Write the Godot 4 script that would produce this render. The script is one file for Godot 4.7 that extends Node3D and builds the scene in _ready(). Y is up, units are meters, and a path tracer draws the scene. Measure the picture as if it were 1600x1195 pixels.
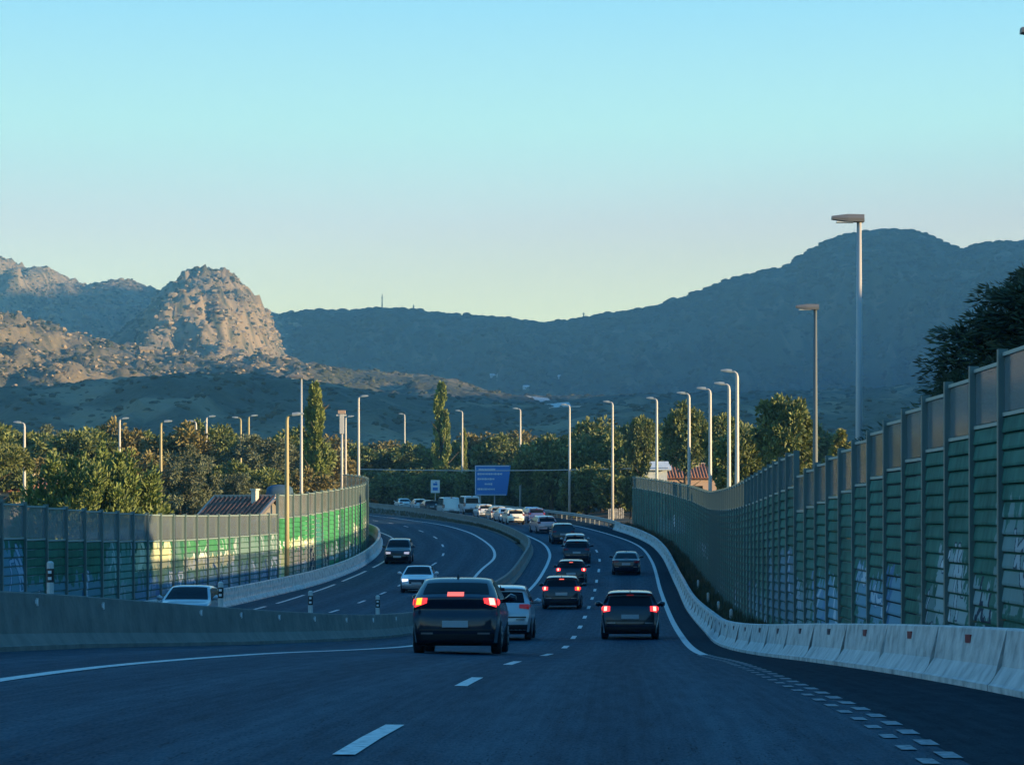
extends Node3D
# Motorway in a valley at the end of the day: x right, y up, camera at the origin looking along -z. "z" in the helpers is the distance ahead of the camera in metres.

var rng := RandomNumberGenerator.new()
var M := {}
var cache := {}
var noise := FastNoiseLite.new()
var noise_b := FastNoiseLite.new()

# ---------- measured lines: (distance ahead, value) ----------
var t_height := [[-60, -0.9], [0, -1.235], [16, -1.54], [20.7, -1.66], [31.5, -2.0], [44.4, -2.5], [56.7, -3.02], [67, -3.4], [78.4, -3.72], [97.5, -4.02], [116, -4.13], [140, -4.05], [152, -3.92], [163, -3.63], [176, -3.15], [190, -2.62], [204, -2.02], [220, -1.35], [240, -0.72], [270, -0.13], [300, 0.45], [345, 1.29], [390, 2.2], [440, 3.2], [520, 4.6], [700, 6.0]]
var t_dash := [[-60, -1.9], [0, -1.6], [17, -1.1], [20.7, -0.92], [31.5, -0.5], [44.4, 0.05], [56.7, 0.8], [64.5, 1.25], [77, 1.78], [95, 2.55], [118, 3.53], [140, 4.5], [157, 5.2], [178, 6.1], [192, 6.4], [204, 6.2], [218, 4.85], [230, 3.6], [240, 2.5], [250, 1.3], [270, -1.2], [300, -5.2], [345, -12.7], [390, -21.9], [440, -33.9]]
var t_right := [[-60, 1.5], [0, 2.2], [16, 2.75], [22, 3.05], [31.5, 3.35], [44, 3.85], [57, 4.25], [80, 5.35], [96, 6.1], [115, 7.0], [143, 8.3], [165, 9.3], [181, 9.85], [196, 10.05], [207, 9.6], [218, 8.5], [229, 7.3], [240, 6.1], [270, 2.4], [300, -1.6], [345, -9.1], [390, -18.3], [440, -30.3]]
var t_left := [[-60, -6.2], [0, -5.8], [10, -5.6], [27, -5.4], [34.5, -5.15], [45.5, -4.4], [55, -3.4], [63, -2.55], [78, -1.85], [97, -1.0], [116, -0.15], [140, 0.8], [165, 1.95], [178, 2.5], [190, 2.8], [204, 2.5], [217, 1.3], [230, 0.0], [240, -1.1], [250, -2.3], [270, -4.8], [300, -8.8], [345, -16.3], [390, -25.5], [440, -37.5]]
var t_median := [[-60, -9.4], [0, -9.2], [30, -8.65], [41, -8.25], [48.8, -7.7], [58, -6.4], [69, -4.8], [83, -3.35], [100, -2.5], [116, -1.75], [140, -0.75], [152, -0.2], [175, 0.75], [192, 1.3], [202, 1.2], [214, 0.2], [228, -1.2], [240, -2.5], [250, -3.7], [270, -6.2], [300, -10.2], [345, -17.7], [390, -26.9], [440, -38.9]]
var t_inner := [[-60, -11.6], [30, -10.6], [41, -10.2], [60, -7.7], [83, -5.6], [110, -4.2], [140, -3.0], [168, -2.1], [182, -1.35], [191, -1.3], [200, -1.65], [212, -2.6], [226, -4.1], [255, -8.5], [288, -14.9], [330, -25], [380, -40], [440, -60]]
var t_outer := [[-60, -19], [60, -14.2], [80, -13.2], [123, -11.45], [138, -11.0], [155, -10.4], [168, -9.6], [179, -9.0], [193, -8.95], [211, -9.76], [226, -11.9], [255, -16.6], [288, -23], [330, -33], [380, -48], [440, -68]]
var t_lbar := [[-60, -21], [60, -16], [80, -14.9], [100, -14.2], [127, -13.2], [150, -11.9], [172, -10.4], [190, -10.15], [204, -10.6], [215, -11.4], [226, -13.2], [255, -18], [288, -24.6], [330, -34.6], [380, -49.6], [440, -70]]
var t_lwall := [[55, -17.4], [80, -16.2], [100, -15.5], [127, -14.5], [150, -13.1], [172, -11.6], [190, -11.25], [204, -11.55], [215, -12.3], [226, -14.1], [240, -17]]
var t_rbar := [[-60, 4.2], [10, 5.3], [36, 5.5], [52, 5.6], [70, 6.0], [90, 7.0], [116, 8.2], [127, 8.75], [148, 9.8], [168, 10.6], [188, 11.2], [202, 11.2], [214, 10.6], [229, 9.4], [250, 7.8], [270, 6.0], [300, 2.2], [345, -5.6], [390, -15.2], [440, -27.5]]
var t_rwall := [[28, 8.0], [73, 8.15], [88, 8.6], [110, 9.6], [127, 10.4], [150, 11.6], [176, 12.45], [200, 12.7], [215, 12.3], [245, 11.3]]

func cv(t: Array, z: float) -> float:
	var n := t.size()
	if z <= t[0][0]:
		return t[0][1]
	if z >= t[n - 1][0]:
		return t[n - 1][1]
	var i := 0
	while z > t[i + 1][0]:
		i += 1
	var x0: float = t[i][0]
	var x1: float = t[i + 1][0]
	var y0: float = t[i][1]
	var y1: float = t[i + 1][1]
	var h := x1 - x0
	var s := (y1 - y0) / h
	var m0 := s
	var m1 := s
	if i > 0:
		m0 = (y1 - t[i - 1][1]) / (x1 - t[i - 1][0])
	if i + 2 < n:
		m1 = (t[i + 2][1] - y0) / (t[i + 2][0] - x0)
	var u := (z - x0) / h
	return y0 * (1 + 2 * u) * (1 - u) * (1 - u) + h * m0 * u * (1 - u) * (1 - u) + y1 * u * u * (3 - 2 * u) + h * m1 * u * u * (u - 1)

func hgt(z: float) -> float:
	return cv(t_height, z)

func road_y(x: float, z: float) -> float:
	return hgt(z) + 0.03 * (1.0 - smoothstep(62.0, 100.0, z)) * maxf(0.0, cv(t_dash, z) - x)

func ground_y(x: float, z: float) -> float:
	var h := hgt(z)
	var l := cv(t_lwall, z) - 1.0 if z < 240 else cv(t_lbar, z) - 2.0
	var r := cv(t_rwall, z) + 1.0 if z < 245 else cv(t_rbar, z) + 2.0
	var side := maxf(l - x, x - r)
	var g := h - 0.08
	if side > 0:
		g += smoothstep(0.0, 12.0, side) * 0.7 + noise.get_noise_2d(x * 2.0, z * 2.0) * 0.5 * smoothstep(2.0, 20.0, side)
		g = lerpf(g, 0.012 * z - 2.0, smoothstep(15.0, 70.0, side))
		if x > r and z < 130:
			g += smoothstep(14.0, 40.0, side) * 4.0
	return g

# ---------- mesh helpers ----------
func tool(smooth := false) -> SurfaceTool:
	var st := SurfaceTool.new()
	st.begin(Mesh.PRIMITIVE_TRIANGLES)
	st.set_smooth_group(0 if smooth else -1)
	return st

func quad(st: SurfaceTool, a: Vector3, b: Vector3, c: Vector3, d: Vector3) -> void:   # counter-clockwise from outside
	st.add_vertex(a); st.add_vertex(c); st.add_vertex(b)
	st.add_vertex(a); st.add_vertex(d); st.add_vertex(c)

func tri(st: SurfaceTool, a: Vector3, b: Vector3, c: Vector3) -> void:
	st.add_vertex(a); st.add_vertex(c); st.add_vertex(b)

func box(st: SurfaceTool, t: Transform3D, s: Vector3) -> void:
	var p := []
	for k in 8:
		p.append(t * (Vector3((k & 1) - 0.5, ((k >> 1) & 1) - 0.5, ((k >> 2) & 1) - 0.5) * s))
	quad(st, p[4], p[5], p[7], p[6]); quad(st, p[1], p[0], p[2], p[3]); quad(st, p[5], p[1], p[3], p[7])
	quad(st, p[0], p[4], p[6], p[2]); quad(st, p[6], p[7], p[3], p[2]); quad(st, p[0], p[1], p[5], p[4])

func at(x: float, y: float, z: float) -> Transform3D:
	return Transform3D(Basis(), Vector3(x, y, z))

func bx(st: SurfaceTool, x: float, y: float, z: float, sx: float, sy: float, sz: float) -> void:
	box(st, at(x, y, z), Vector3(sx, sy, sz))

func tube(st: SurfaceTool, pts: Array, radii: Array, sides := 8, cap := true) -> void:
	var rings := []
	for i in pts.size():
		var d: Vector3 = (pts[min(i + 1, pts.size() - 1)] - pts[max(i - 1, 0)]).normalized()
		var a := d.cross(Vector3.FORWARD if absf(d.z) < 0.9 else Vector3.RIGHT).normalized()
		var b := d.cross(a)
		var ring := []
		for k in sides:
			var w := TAU * k / sides
			ring.append(pts[i] + (a * cos(w) + b * sin(w)) * radii[i])
		rings.append(ring)
	for i in pts.size() - 1:
		for k in sides:
			var n := (k + 1) % sides
			quad(st, rings[i][k], rings[i][n], rings[i + 1][n], rings[i + 1][k])
	if cap:
		var e: int = pts.size() - 1
		for k in range(1, sides - 1):
			tri(st, rings[e][0], rings[e][k], rings[e][k + 1])
			tri(st, rings[0][0], rings[0][k + 1], rings[0][k])

func loft(st: SurfaceTool, prof: Array, frames: Array) -> void:   # prof: (across, up) counter-clockwise seen from the end towards +along; frames: Transform3D with x across, y up
	var n := prof.size()
	for i in frames.size() - 1:
		for k in n:
			var a: Vector2 = prof[k]
			var b: Vector2 = prof[(k + 1) % n]
			quad(st, frames[i] * Vector3(a.x, a.y, 0), frames[i + 1] * Vector3(a.x, a.y, 0), frames[i + 1] * Vector3(b.x, b.y, 0), frames[i] * Vector3(b.x, b.y, 0))
	for k in range(1, n - 1):
		tri(st, frames[0] * Vector3(prof[0].x, prof[0].y, 0), frames[0] * Vector3(prof[k].x, prof[k].y, 0), frames[0] * Vector3(prof[k + 1].x, prof[k + 1].y, 0))
		var f: Transform3D = frames[-1]
		tri(st, f * Vector3(prof[0].x, prof[0].y, 0), f * Vector3(prof[k + 1].x, prof[k + 1].y, 0), f * Vector3(prof[k].x, prof[k].y, 0))

func done(st: SurfaceTool) -> ArrayMesh:
	st.generate_normals()
	return st.commit()

# ---------- scene helpers ----------
func put(called: String, mesh: Mesh, mat: Material, parent: Node = self, t := Transform3D()) -> MeshInstance3D:
	var o := MeshInstance3D.new()
	o.name = called
	o.mesh = mesh
	o.material_override = mat
	o.transform = t
	parent.add_child(o, true)
	return o

func base(called: String, t: Transform3D, label: String, category: String, group := "") -> Node3D:
	var o := Node3D.new()
	o.name = called
	o.transform = t
	add_child(o, true)
	return tag(o, label, category, group)

func tag(o: Node3D, label: String, category: String, group := "") -> Node3D:
	o.set_meta("label", label)
	o.set_meta("category", category)
	if group:
		o.set_meta("group", group)
	return o

func struct(o: Node3D, label := "") -> void:
	o.set_meta("kind", "structure")
	if label:
		o.set_meta("label", label)

func ordinal(n: int) -> String:
	var w := ["first", "second", "third", "fourth", "fifth", "sixth", "seventh", "eighth", "ninth", "tenth", "eleventh", "twelfth"]
	if n < w.size():
		return w[n]
	var k := n + 1
	return str(k) + ("st" if k % 10 == 1 and k % 100 != 11 else "nd" if k % 10 == 2 and k % 100 != 12 else "rd" if k % 10 == 3 and k % 100 != 13 else "th")

func mat(called: String, c: Color, rough := 0.8, metal := 0.0) -> StandardMaterial3D:   # c: linear base colour
	var m := StandardMaterial3D.new()
	m.resource_name = called
	m.albedo_color = c.linear_to_srgb()
	m.roughness = rough
	m.metallic = metal
	M[called] = m
	return m

func ramp(stops: Array) -> Gradient:   # [offset, linear colour]
	var g := Gradient.new()
	g.offsets = PackedFloat32Array(stops.map(func(s): return s[0]))
	g.colors = PackedColorArray(stops.map(func(s): return s[1].linear_to_srgb()))
	return g

func noise_tex(size: int, freq: float, stops: Array, seed_ := 1, octaves := 5, kind := FastNoiseLite.TYPE_SIMPLEX_SMOOTH) -> NoiseTexture2D:
	var t := NoiseTexture2D.new()
	t.width = size
	t.height = size
	t.seamless = true
	t.generate_mipmaps = false
	var n := FastNoiseLite.new()
	n.noise_type = kind
	n.frequency = freq
	n.seed = seed_
	n.fractal_octaves = octaves
	t.noise = n
	t.color_ramp = ramp(stops)
	return t

func relief(size: int, freq: float, strength: float, seed_ := 5) -> NoiseTexture2D:
	var t := NoiseTexture2D.new()
	t.width = size
	t.height = size
	t.seamless = true
	t.as_normal_map = true
	t.bump_strength = strength
	t.generate_mipmaps = false
	var n := FastNoiseLite.new()
	n.frequency = freq
	n.seed = seed_
	t.noise = n
	return t

func grained(called: String, stops: Array, metres: float, freq: float, rough := 0.85, bump := 3.0, seed_ := 1) -> StandardMaterial3D:
	var m := mat(called, Color(1, 1, 1), rough)
	m.albedo_texture = noise_tex(512, freq, stops, seed_)
	m.uv1_triplanar = true
	m.uv1_world_triplanar = true
	m.uv1_scale = Vector3.ONE / metres
	if bump > 0:
		m.normal_enabled = true
		m.normal_texture = relief(512, freq * 2.0, bump, seed_ + 9)
	return m

func emitter(called: String, c: Color, glow: Color, energy: float) -> StandardMaterial3D:
	var m := mat(called, c, 0.25)
	m.emission_enabled = true
	m.emission = glow.linear_to_srgb()
	m.emission_energy_multiplier = energy
	return m

# =====================================================================
func _ready() -> void:
	rng.seed = 20240
	noise.seed = 3
	noise.frequency = 0.02
	noise_b.seed = 11
	noise_b.frequency = 0.006
	camera_and_light()
	materials()
	terrain()
	roads()
	barriers()
	noise_walls()
	lamps()
	signs_and_houses()
	trees()
	traffic()

func camera_and_light() -> void:
	var cam := Camera3D.new()
	cam.name = "camera"
	cam.projection = Camera3D.PROJECTION_FRUSTUM
	cam.near = 0.5
	cam.far = 9000.0
	cam.size = 2.0 * 0.5 * 597.5 / 4000.0
	cam.frustum_offset = Vector2(0, 0.5 * 212.5 / 4000.0)
	add_child(cam)
	cam.current = true
	var sun := DirectionalLight3D.new()
	sun.name = "sun"
	var az := deg_to_rad(108.0)
	var el := deg_to_rad(7.2)
	var to_sun := Vector3(sin(az) * cos(el), sin(el), -cos(az) * cos(el))
	sun.basis = Basis.looking_at(-to_sun, Vector3.UP)
	sun.light_energy = 1.6
	sun.light_color = Color(1.0, 0.85, 0.62)
	sun.light_angular_distance = 0.5
	sun.shadow_enabled = true
	add_child(sun)
	# clear evening sky: pale towards the horizon, deep blue overhead
	var img := Image.create(1024, 512, false, Image.FORMAT_RGBF)
	var stops := [[-90.0, Color(0.03519, 0.0528, 0.06452)], [-1.0, Color(0.1173, 0.176, 0.1877)], [0.0, Color(0.3989, 0.434, 0.2346)], [4.4, Color(0.3813, 0.4194, 0.2639)], [8.0, Color(0.2581, 0.3989, 0.3373)], [11.4, Color(0.149, 0.3109, 0.3819)], [18.0, Color(0.06628, 0.227, 0.3783)], [35.0, Color(0.01877, 0.1319, 0.3021)], [60.0, Color(0.009389, 0.08975, 0.2464)], [90.0, Color(0.007038, 0.07625, 0.2229)]]
	for r in 512:
		var e := 90.0 - (r + 0.5) / 512.0 * 180.0
		var c: Color = stops[0][1]
		for k in stops.size() - 1:
			if e >= stops[k][0]:
				c = stops[k][1].lerp(stops[k + 1][1], clampf((e - stops[k][0]) / (stops[k + 1][0] - stops[k][0]), 0, 1))
		img.fill_rect(Rect2i(0, r, 1024, 1), c)
	var sm := PanoramaSkyMaterial.new()
	sm.panorama = ImageTexture.create_from_image(img)
	var sky := Sky.new()
	sky.sky_material = sm
	var env := Environment.new()
	env.background_mode = Environment.BG_SKY
	env.sky = sky
	env.tonemap_mode = Environment.TONE_MAPPER_LINEAR
	env.tonemap_exposure = 2.9
	env.background_energy_multiplier = 1.0
	env.sdfgi_enabled = true
	env.ssao_enabled = true
	env.ssil_enabled = true
	env.fog_enabled = true
	env.fog_density = 0.00014
	env.fog_light_color = Color(0.46, 0.78, 1.0)
	var we := WorldEnvironment.new()
	we.name = "environment"
	we.environment = env
	add_child(we)

func materials() -> void:
	# asphalt: long streaks of wear run along the lanes; uv is metres across and along the road
	var lanes := Image.create(512, 512, false, Image.FORMAT_RGB8)
	var n := FastNoiseLite.new()
	n.seed = 4
	n.frequency = 0.03
	var g := RandomNumberGenerator.new()
	g.seed = 9
	for y in 512:
		for x in 512:
			var my := absf(y - 256.0)
			var w := n.get_noise_2d(x * 2.0, my * 0.12) * 0.30 + n.get_noise_2d(x * 9.0, my * 1.4 + 900.0) * 0.20 + n.get_noise_2d(x * 0.9 + 300.0, my * 0.9) * 0.34
			var v := clampf(0.5 + w + g.randf_range(-0.2, 0.2), 0, 1)
			var u := x / 512.0   # one picture is one lane wide: polished wheel tracks, oil between them
			v = clampf(v + 0.30 * (exp(-pow((u - 0.26) / 0.09, 2.0)) + exp(-pow((u - 0.74) / 0.09, 2.0))) - 0.16 * exp(-pow((u - 0.5) / 0.07, 2.0)) - 0.06, 0, 1)
			var c := Color(0.010, 0.034, 0.054).lerp(Color(0.042, 0.090, 0.122), v)
			if absf(n.get_noise_2d(x * 0.7 + 70.0, my * 0.5 + 50.0)) < 0.006:   # sealed cracks
				c = Color(0.008, 0.022, 0.034)
			lanes.set_pixel(x, y, c.linear_to_srgb())
	var lt := ImageTexture.create_from_image(lanes)
	var a := mat("asphalt", Color(1, 1, 1), 0.82)
	a.albedo_texture = lt
	a.normal_enabled = true
	a.normal_texture = relief(512, 0.25, 0.6)
	a.uv1_scale = Vector3(1.0 / 3.6, 1.0 / 31.0, 1)
	a.metallic_specular = 0.15
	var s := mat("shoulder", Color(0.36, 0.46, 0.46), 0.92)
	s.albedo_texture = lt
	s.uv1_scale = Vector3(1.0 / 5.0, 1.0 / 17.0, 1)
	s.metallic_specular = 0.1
	grained("paint_white", [[0.0, Color(0.07, 0.10, 0.12)], [0.28, Color(0.34, 0.37, 0.38)], [0.5, Color(0.5, 0.52, 0.52)], [1.0, Color(0.68, 0.69, 0.68)]], 2.2, 0.035, 0.7, 0.0, 21)
	grained("paint_worn", [[0.0, Color(0.018, 0.055, 0.082)], [0.55, Color(0.024, 0.060, 0.086)], [1.0, Color(0.05, 0.09, 0.115)]], 3.0, 0.05, 0.8, 0.0, 22)
	grained("paint_rubbed", [[0.0, Color(0.03, 0.065, 0.09)], [0.45, Color(0.12, 0.17, 0.20)], [1.0, Color(0.30, 0.34, 0.36)]], 2.0, 0.04, 0.8, 0.0, 23)
	grained("concrete", [[0.0, Color(0.20, 0.21, 0.21)], [0.32, Color(0.36, 0.37, 0.37)], [0.55, Color(0.46, 0.47, 0.47)], [1.0, Color(0.6, 0.6, 0.58)]], 4.0, 0.016, 0.85, 2.0, 31)
	grained("concrete_old", [[0.0, Color(0.09, 0.105, 0.10)], [0.5, Color(0.13, 0.15, 0.14)], [1.0, Color(0.19, 0.20, 0.18)]], 6.0, 0.012, 0.9, 2.0, 32)
	grained("soil", [[0.0, Color(0.035, 0.035, 0.022)], [0.4, Color(0.07, 0.065, 0.04)], [0.7, Color(0.11, 0.09, 0.055)], [1.0, Color(0.08, 0.10, 0.04)]], 9.0, 0.012, 0.95, 4.0, 41)
	grained("median_soil", [[0.0, Color(0.05, 0.055, 0.045)], [0.5, Color(0.085, 0.085, 0.068)], [1.0, Color(0.12, 0.115, 0.09)]], 7.0, 0.02, 0.95, 4.0, 42)
	mat("post_steel", Color(0.11, 0.17, 0.17), 0.5, 0.3)
	mat("rail_steel", Color(0.26, 0.36, 0.36), 0.5, 0.3)
	mat("galvanised", Color(0.42, 0.43, 0.43), 0.55, 0.1)
	mat("rail_dull", Color(0.24, 0.27, 0.27), 0.6, 0.1)
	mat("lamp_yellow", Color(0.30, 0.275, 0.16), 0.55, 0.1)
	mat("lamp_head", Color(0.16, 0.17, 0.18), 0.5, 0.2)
	mat("lamp_painted_shade", Color(0.11, 0.14, 0.155), 0.7)  # dark tone puts the shade on one lamp pole into its colour
	mat("lamp_shell", Color(0.3, 0.36, 0.38), 0.4, 0.2)
	mat("lamp_lens", Color(0.55, 0.6, 0.62), 0.2)
	var p := mat("acrylic", Color(0.22, 0.27, 0.29, 1.0), 0.1)
	p.albedo_color.a = 0.42
	p.transparency = BaseMaterial3D.TRANSPARENCY_ALPHA
	mat("reflector_red", Color(0.20, 0.03, 0.03), 0.3)
	mat("reflector_dark", Color(0.035, 0.035, 0.05), 0.3)
	mat("reflector_white", Color(0.7, 0.72, 0.74), 0.3)
	mat("plastic_black", Color(0.012, 0.013, 0.015), 0.55)
	mat("plastic_white", Color(0.46, 0.48, 0.48), 0.6)
	mat("rubber", Color(0.01, 0.01, 0.012), 0.9)
	mat("rim", Color(0.2, 0.2, 0.21), 0.4, 0.6)
	var gl := mat("car_glass", Color(0.006, 0.009, 0.012), 0.06)
	gl.metallic_specular = 0.22
	mat("sign_blue", Color(0.015, 0.17, 0.52), 0.5)
	mat("sign_white", Color(0.62, 0.66, 0.70), 0.5)
	mat("plate", Color(0.26, 0.30, 0.34), 0.5)
	emitter("brake_glow", Color(0.25, 0.01, 0.015), Color(1.0, 0.035, 0.04), 0.745)
	emitter("brake_core", Color(0.5, 0.1, 0.08), Color(1.0, 0.24, 0.18), 1.68)
	emitter("third_glow", Color(0.4, 0.04, 0.03), Color(1.0, 0.16, 0.12), 0.465)
	emitter("tail_glow", Color(0.22, 0.012, 0.015), Color(1.0, 0.06, 0.07), 0.028)
	emitter("amber_glow", Color(0.5, 0.2, 0.02), Color(1.0, 0.42, 0.03), 0.807)
	emitter("head_glow", Color(0.7, 0.7, 0.7), Color(0.95, 0.9, 1.0), 0.465)
	emitter("head_dim", Color(0.7, 0.7, 0.7), Color(1.0, 0.72, 0.8), 0.124)
	mat("lamp_red_off", Color(0.16, 0.012, 0.015), 0.2)
	mat("lamp_clear_off", Color(0.4, 0.42, 0.45), 0.15)
	grained("bark", [[0.0, Color(0.03, 0.025, 0.018)], [1.0, Color(0.11, 0.09, 0.065)]], 1.2, 0.04, 0.95, 5.0, 51)
	grained("render_wall", [[0.0, Color(0.5, 0.46, 0.38)], [1.0, Color(0.68, 0.63, 0.54)]], 6.0, 0.01, 0.9, 1.0, 52)
	grained("render_pale", [[0.0, Color(0.45, 0.52, 0.56)], [1.0, Color(0.6, 0.66, 0.7)]], 6.0, 0.01, 0.9, 1.0, 53)
	grained("roof_tile", [[0.0, Color(0.12, 0.05, 0.03)], [0.5, Color(0.22, 0.10, 0.065)], [1.0, Color(0.32, 0.17, 0.12)]], 3.0, 0.02, 0.9, 3.0, 54)
	mat("roof_ridge", Color(0.40, 0.34, 0.30), 0.9)
	mat("tarp_blue", Color(0.035, 0.085, 0.14), 0.8)
	mat("pink_wall", Color(0.40, 0.29, 0.23), 0.9)
	for k in ["leaf", "leaf_pale"]:
		var m := mat(k, Color(1, 1, 1), 0.65)
		m.vertex_color_use_as_albedo = true
		m.backlight_enabled = true
		m.backlight = Color(0.5, 0.5, 0.3) if k == "leaf" else Color(0.6, 0.6, 0.35)
	var h := mat("hill", Color(1, 1, 1), 0.95)
	h.vertex_color_use_as_albedo = true
	h.normal_enabled = true
	h.normal_texture = relief(512, 0.03, 7.0)
	h.uv1_triplanar = true
	h.uv1_world_triplanar = true
	h.uv1_scale = Vector3.ONE / 90.0
	var sc := mat("scrub", Color(1, 1, 1), 0.9)
	sc.vertex_color_use_as_albedo = true
	grained("boulder", [[0.0, Color(0.14, 0.11, 0.07)], [0.5, Color(0.27, 0.215, 0.14)], [1.0, Color(0.40, 0.33, 0.225)]], 26.0, 0.02, 0.95, 5.0, 61)

# ---------- terrain ----------
func grid_mesh(xs: PackedFloat32Array, zs: PackedFloat32Array, f: Callable, tint: Variant) -> ArrayMesh:
	var v := PackedVector3Array()
	var c := PackedColorArray()
	var idx := PackedInt32Array()
	var nx := xs.size()
	for z in zs:
		for x in xs:
			v.append(Vector3(x, f.call(x, z), -z))
	for j in zs.size() - 1:
		for i in nx - 1:
			var a := j * nx + i
			idx.append_array([a, a + nx, a + 1, a + 1, a + nx, a + nx + 1])
	var nrm := PackedVector3Array()
	for j in zs.size():
		for i in nx:
			var a := v[j * nx + maxi(i - 1, 0)]
			var b := v[j * nx + mini(i + 1, nx - 1)]
			var d := v[maxi(j - 1, 0) * nx + i]
			var e := v[mini(j + 1, zs.size() - 1) * nx + i]
			var m := (b - a).cross(e - d).normalized()
			nrm.append(m)
			if tint != null:
				c.append(tint.call(v[j * nx + i], m))
	var arr := []
	arr.resize(Mesh.ARRAY_MAX)
	arr[Mesh.ARRAY_VERTEX] = v
	arr[Mesh.ARRAY_NORMAL] = nrm
	arr[Mesh.ARRAY_INDEX] = idx
	if tint != null:
		arr[Mesh.ARRAY_COLOR] = c
	var me := ArrayMesh.new()
	me.add_surface_from_arrays(Mesh.PRIMITIVE_TRIANGLES, arr)
	return me

func steps(a: float, b: float, d: float) -> PackedFloat32Array:
	var o := PackedFloat32Array()
	var n := int(round((b - a) / d))
	for i in n + 1:
		o.append(a + (b - a) * i / n)
	return o

# crest lines of the ranges: [distance, front run, back run, crest as (bearing in thousandths, rise in thousandths of the distance)]
var ranges := [
	[3300.0, 900.0, 900.0, [[-300, 100], [-237, 105], [-215, 103], [-200, 101], [-195, 98], [-190, 96], [-182, 97], [-175, 93], [-165, 90], [-152, 92], [-142, 89], [-135, 86], [-117, 82], [-95, 77], [-50, 62], [0, 40], [400, 20]]],
	[2500.0, 620.0, 500.0, [[-260, 20], [-165, 60], [-150, 74], [-141, 82], [-136, 87], [-132, 91], [-127, 93.5], [-120, 95], [-114, 94.5], [-108, 91.5], [-101, 85], [-97, 79.5], [-93, 72], [-88, 60], [-80, 46], [-65, 34], [-45, 26], [0, 20], [400, 10]]],
	[3200.0, 760.0, 900.0, [[-300, 50], [-125, 77], [-90, 79], [-80, 79.5], [-60, 80.5], [-50, 81], [-30, 79], [-15, 77.5], [0, 76.5], [12, 75.5], [25, 76.5], [37, 78.5], [50, 80.5], [60, 83], [72, 87], [82, 90.5], [95, 95], [104, 96.5], [112, 100.5], [125, 107.5], [135, 109.5], [148, 112], [158, 110.5], [168, 107], [176, 104], [182, 105], [190, 106.5], [200, 107], [225, 110], [260, 108], [400, 90]]],
	[1700.0, 620.0, 500.0, [[-300, 82], [-237, 77], [-200, 75.5], [-185, 72.5], [-162, 66.5], [-137, 62], [-115, 59.5], [-92, 59], [-70, 56], [-50, 54.5], [-25, 52], [0, 46], [50, 46], [100, 47], [200, 52], [400, 56]]],
	[1150.0, 420.0, 400.0, [[-300, 46], [-237, 43], [-200, 47], [-175, 49], [-150, 51.5], [-117, 53], [-87, 51], [-50, 45.5], [-25, 42], [50, 41], [125, 42.5], [200, 45], [400, 50]]],
]

func hill_y(x: float, z: float) -> float:
	var best := 0.0
	var rough := 0.0
	for r in ranges:
		var d: float = r[0]
		var off := d - z
		var run: float = r[1] if off > 0 else r[2]
		var u := absf(off) / run
		if u >= 1.0:
			continue
		var top := cv(r[3], x / d * 1000.0) * d / 1000.0
		var k := 1.0 - u
		if off > 0:
			k = lerpf(k, 1.0 - u * u, 0.35)
		else:
			k = k * k * (3.0 - 2.0 * k)
		var h := top * k
		if h > best:
			best = h
			rough = clampf(u * 3.0, 0.05, 1.0) * top
	var n := noise_b.get_noise_2d(x * 1.1, z * 0.7) * 0.16 + (0.25 - absf(noise_b.get_noise_2d(x * 2.4 + 40.0, z * 0.45))) * 0.16 + noise.get_noise_2d(x * 0.9, z * 0.9) * 0.05
	var bare := rocky(x, z)
	var crag := ((absf(noise.get_noise_2d(x * 1.7 + 90.0, z * 1.2)) - 0.2) * 20.0 + absf(noise.get_noise_2d(x * 4.5, z * 3.4 + 40.0)) * 9.0) * bare * (0.45 if z > 2800.0 else 1.0) if bare > 0.0 else 0.0
	return 4.0 + best + rough * n + noise.get_noise_2d(x * 3.2, z * 3.2) * (2.4 + 2.0 * bare) * clampf(best / 40.0, 0, 1) + crag * clampf(best / 60.0, 0, 1)

func rocky(x: float, z: float) -> float:   # share of bare rock
	var b := x / z
	var r := 0.0
	if z > 1950:
		r = 1.0 - smoothstep(-0.098, -0.082, b)
		if z < 2650:
			r *= smoothstep(-0.150, -0.135, b)
	elif z > 1250:
		r = 0.55 * (1.0 - smoothstep(-0.10, -0.05, b)) * smoothstep(1250, 1400, z)
	return r

func hill_tint(p: Vector3, n: Vector3) -> Color:
	var z := -p.z
	var a := noise.get_noise_2d(p.x * 2.6, z * 1.6) * 0.5 + 0.5
	var b := noise_b.get_noise_2d(p.x * 3.0 + 500.0, z * 2.0) * 0.5 + 0.5
	var scrub := Color(0.030, 0.042, 0.024).lerp(Color(0.055, 0.062, 0.034), a)
	var grass := Color(0.22, 0.18, 0.10).lerp(Color(0.15, 0.12, 0.07), a)
	var rock := Color(0.33, 0.255, 0.16).lerp(Color(0.16, 0.13, 0.09), a)
	var c := scrub.lerp(grass, smoothstep(0.56, 0.68, b) * (0.9 if z < 2000 else 0.45))
	var bare := rocky(p.x, z) * smoothstep(-0.22, 0.08, noise.get_noise_2d(p.x * 5.5 + 30.0, z * 4.2) + 0.1)
	return c.lerp(rock.lerp(grass, smoothstep(0.4, 0.7, b) * 0.6), bare * smoothstep(0.22, 0.42, a + 0.2 * bare))

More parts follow.
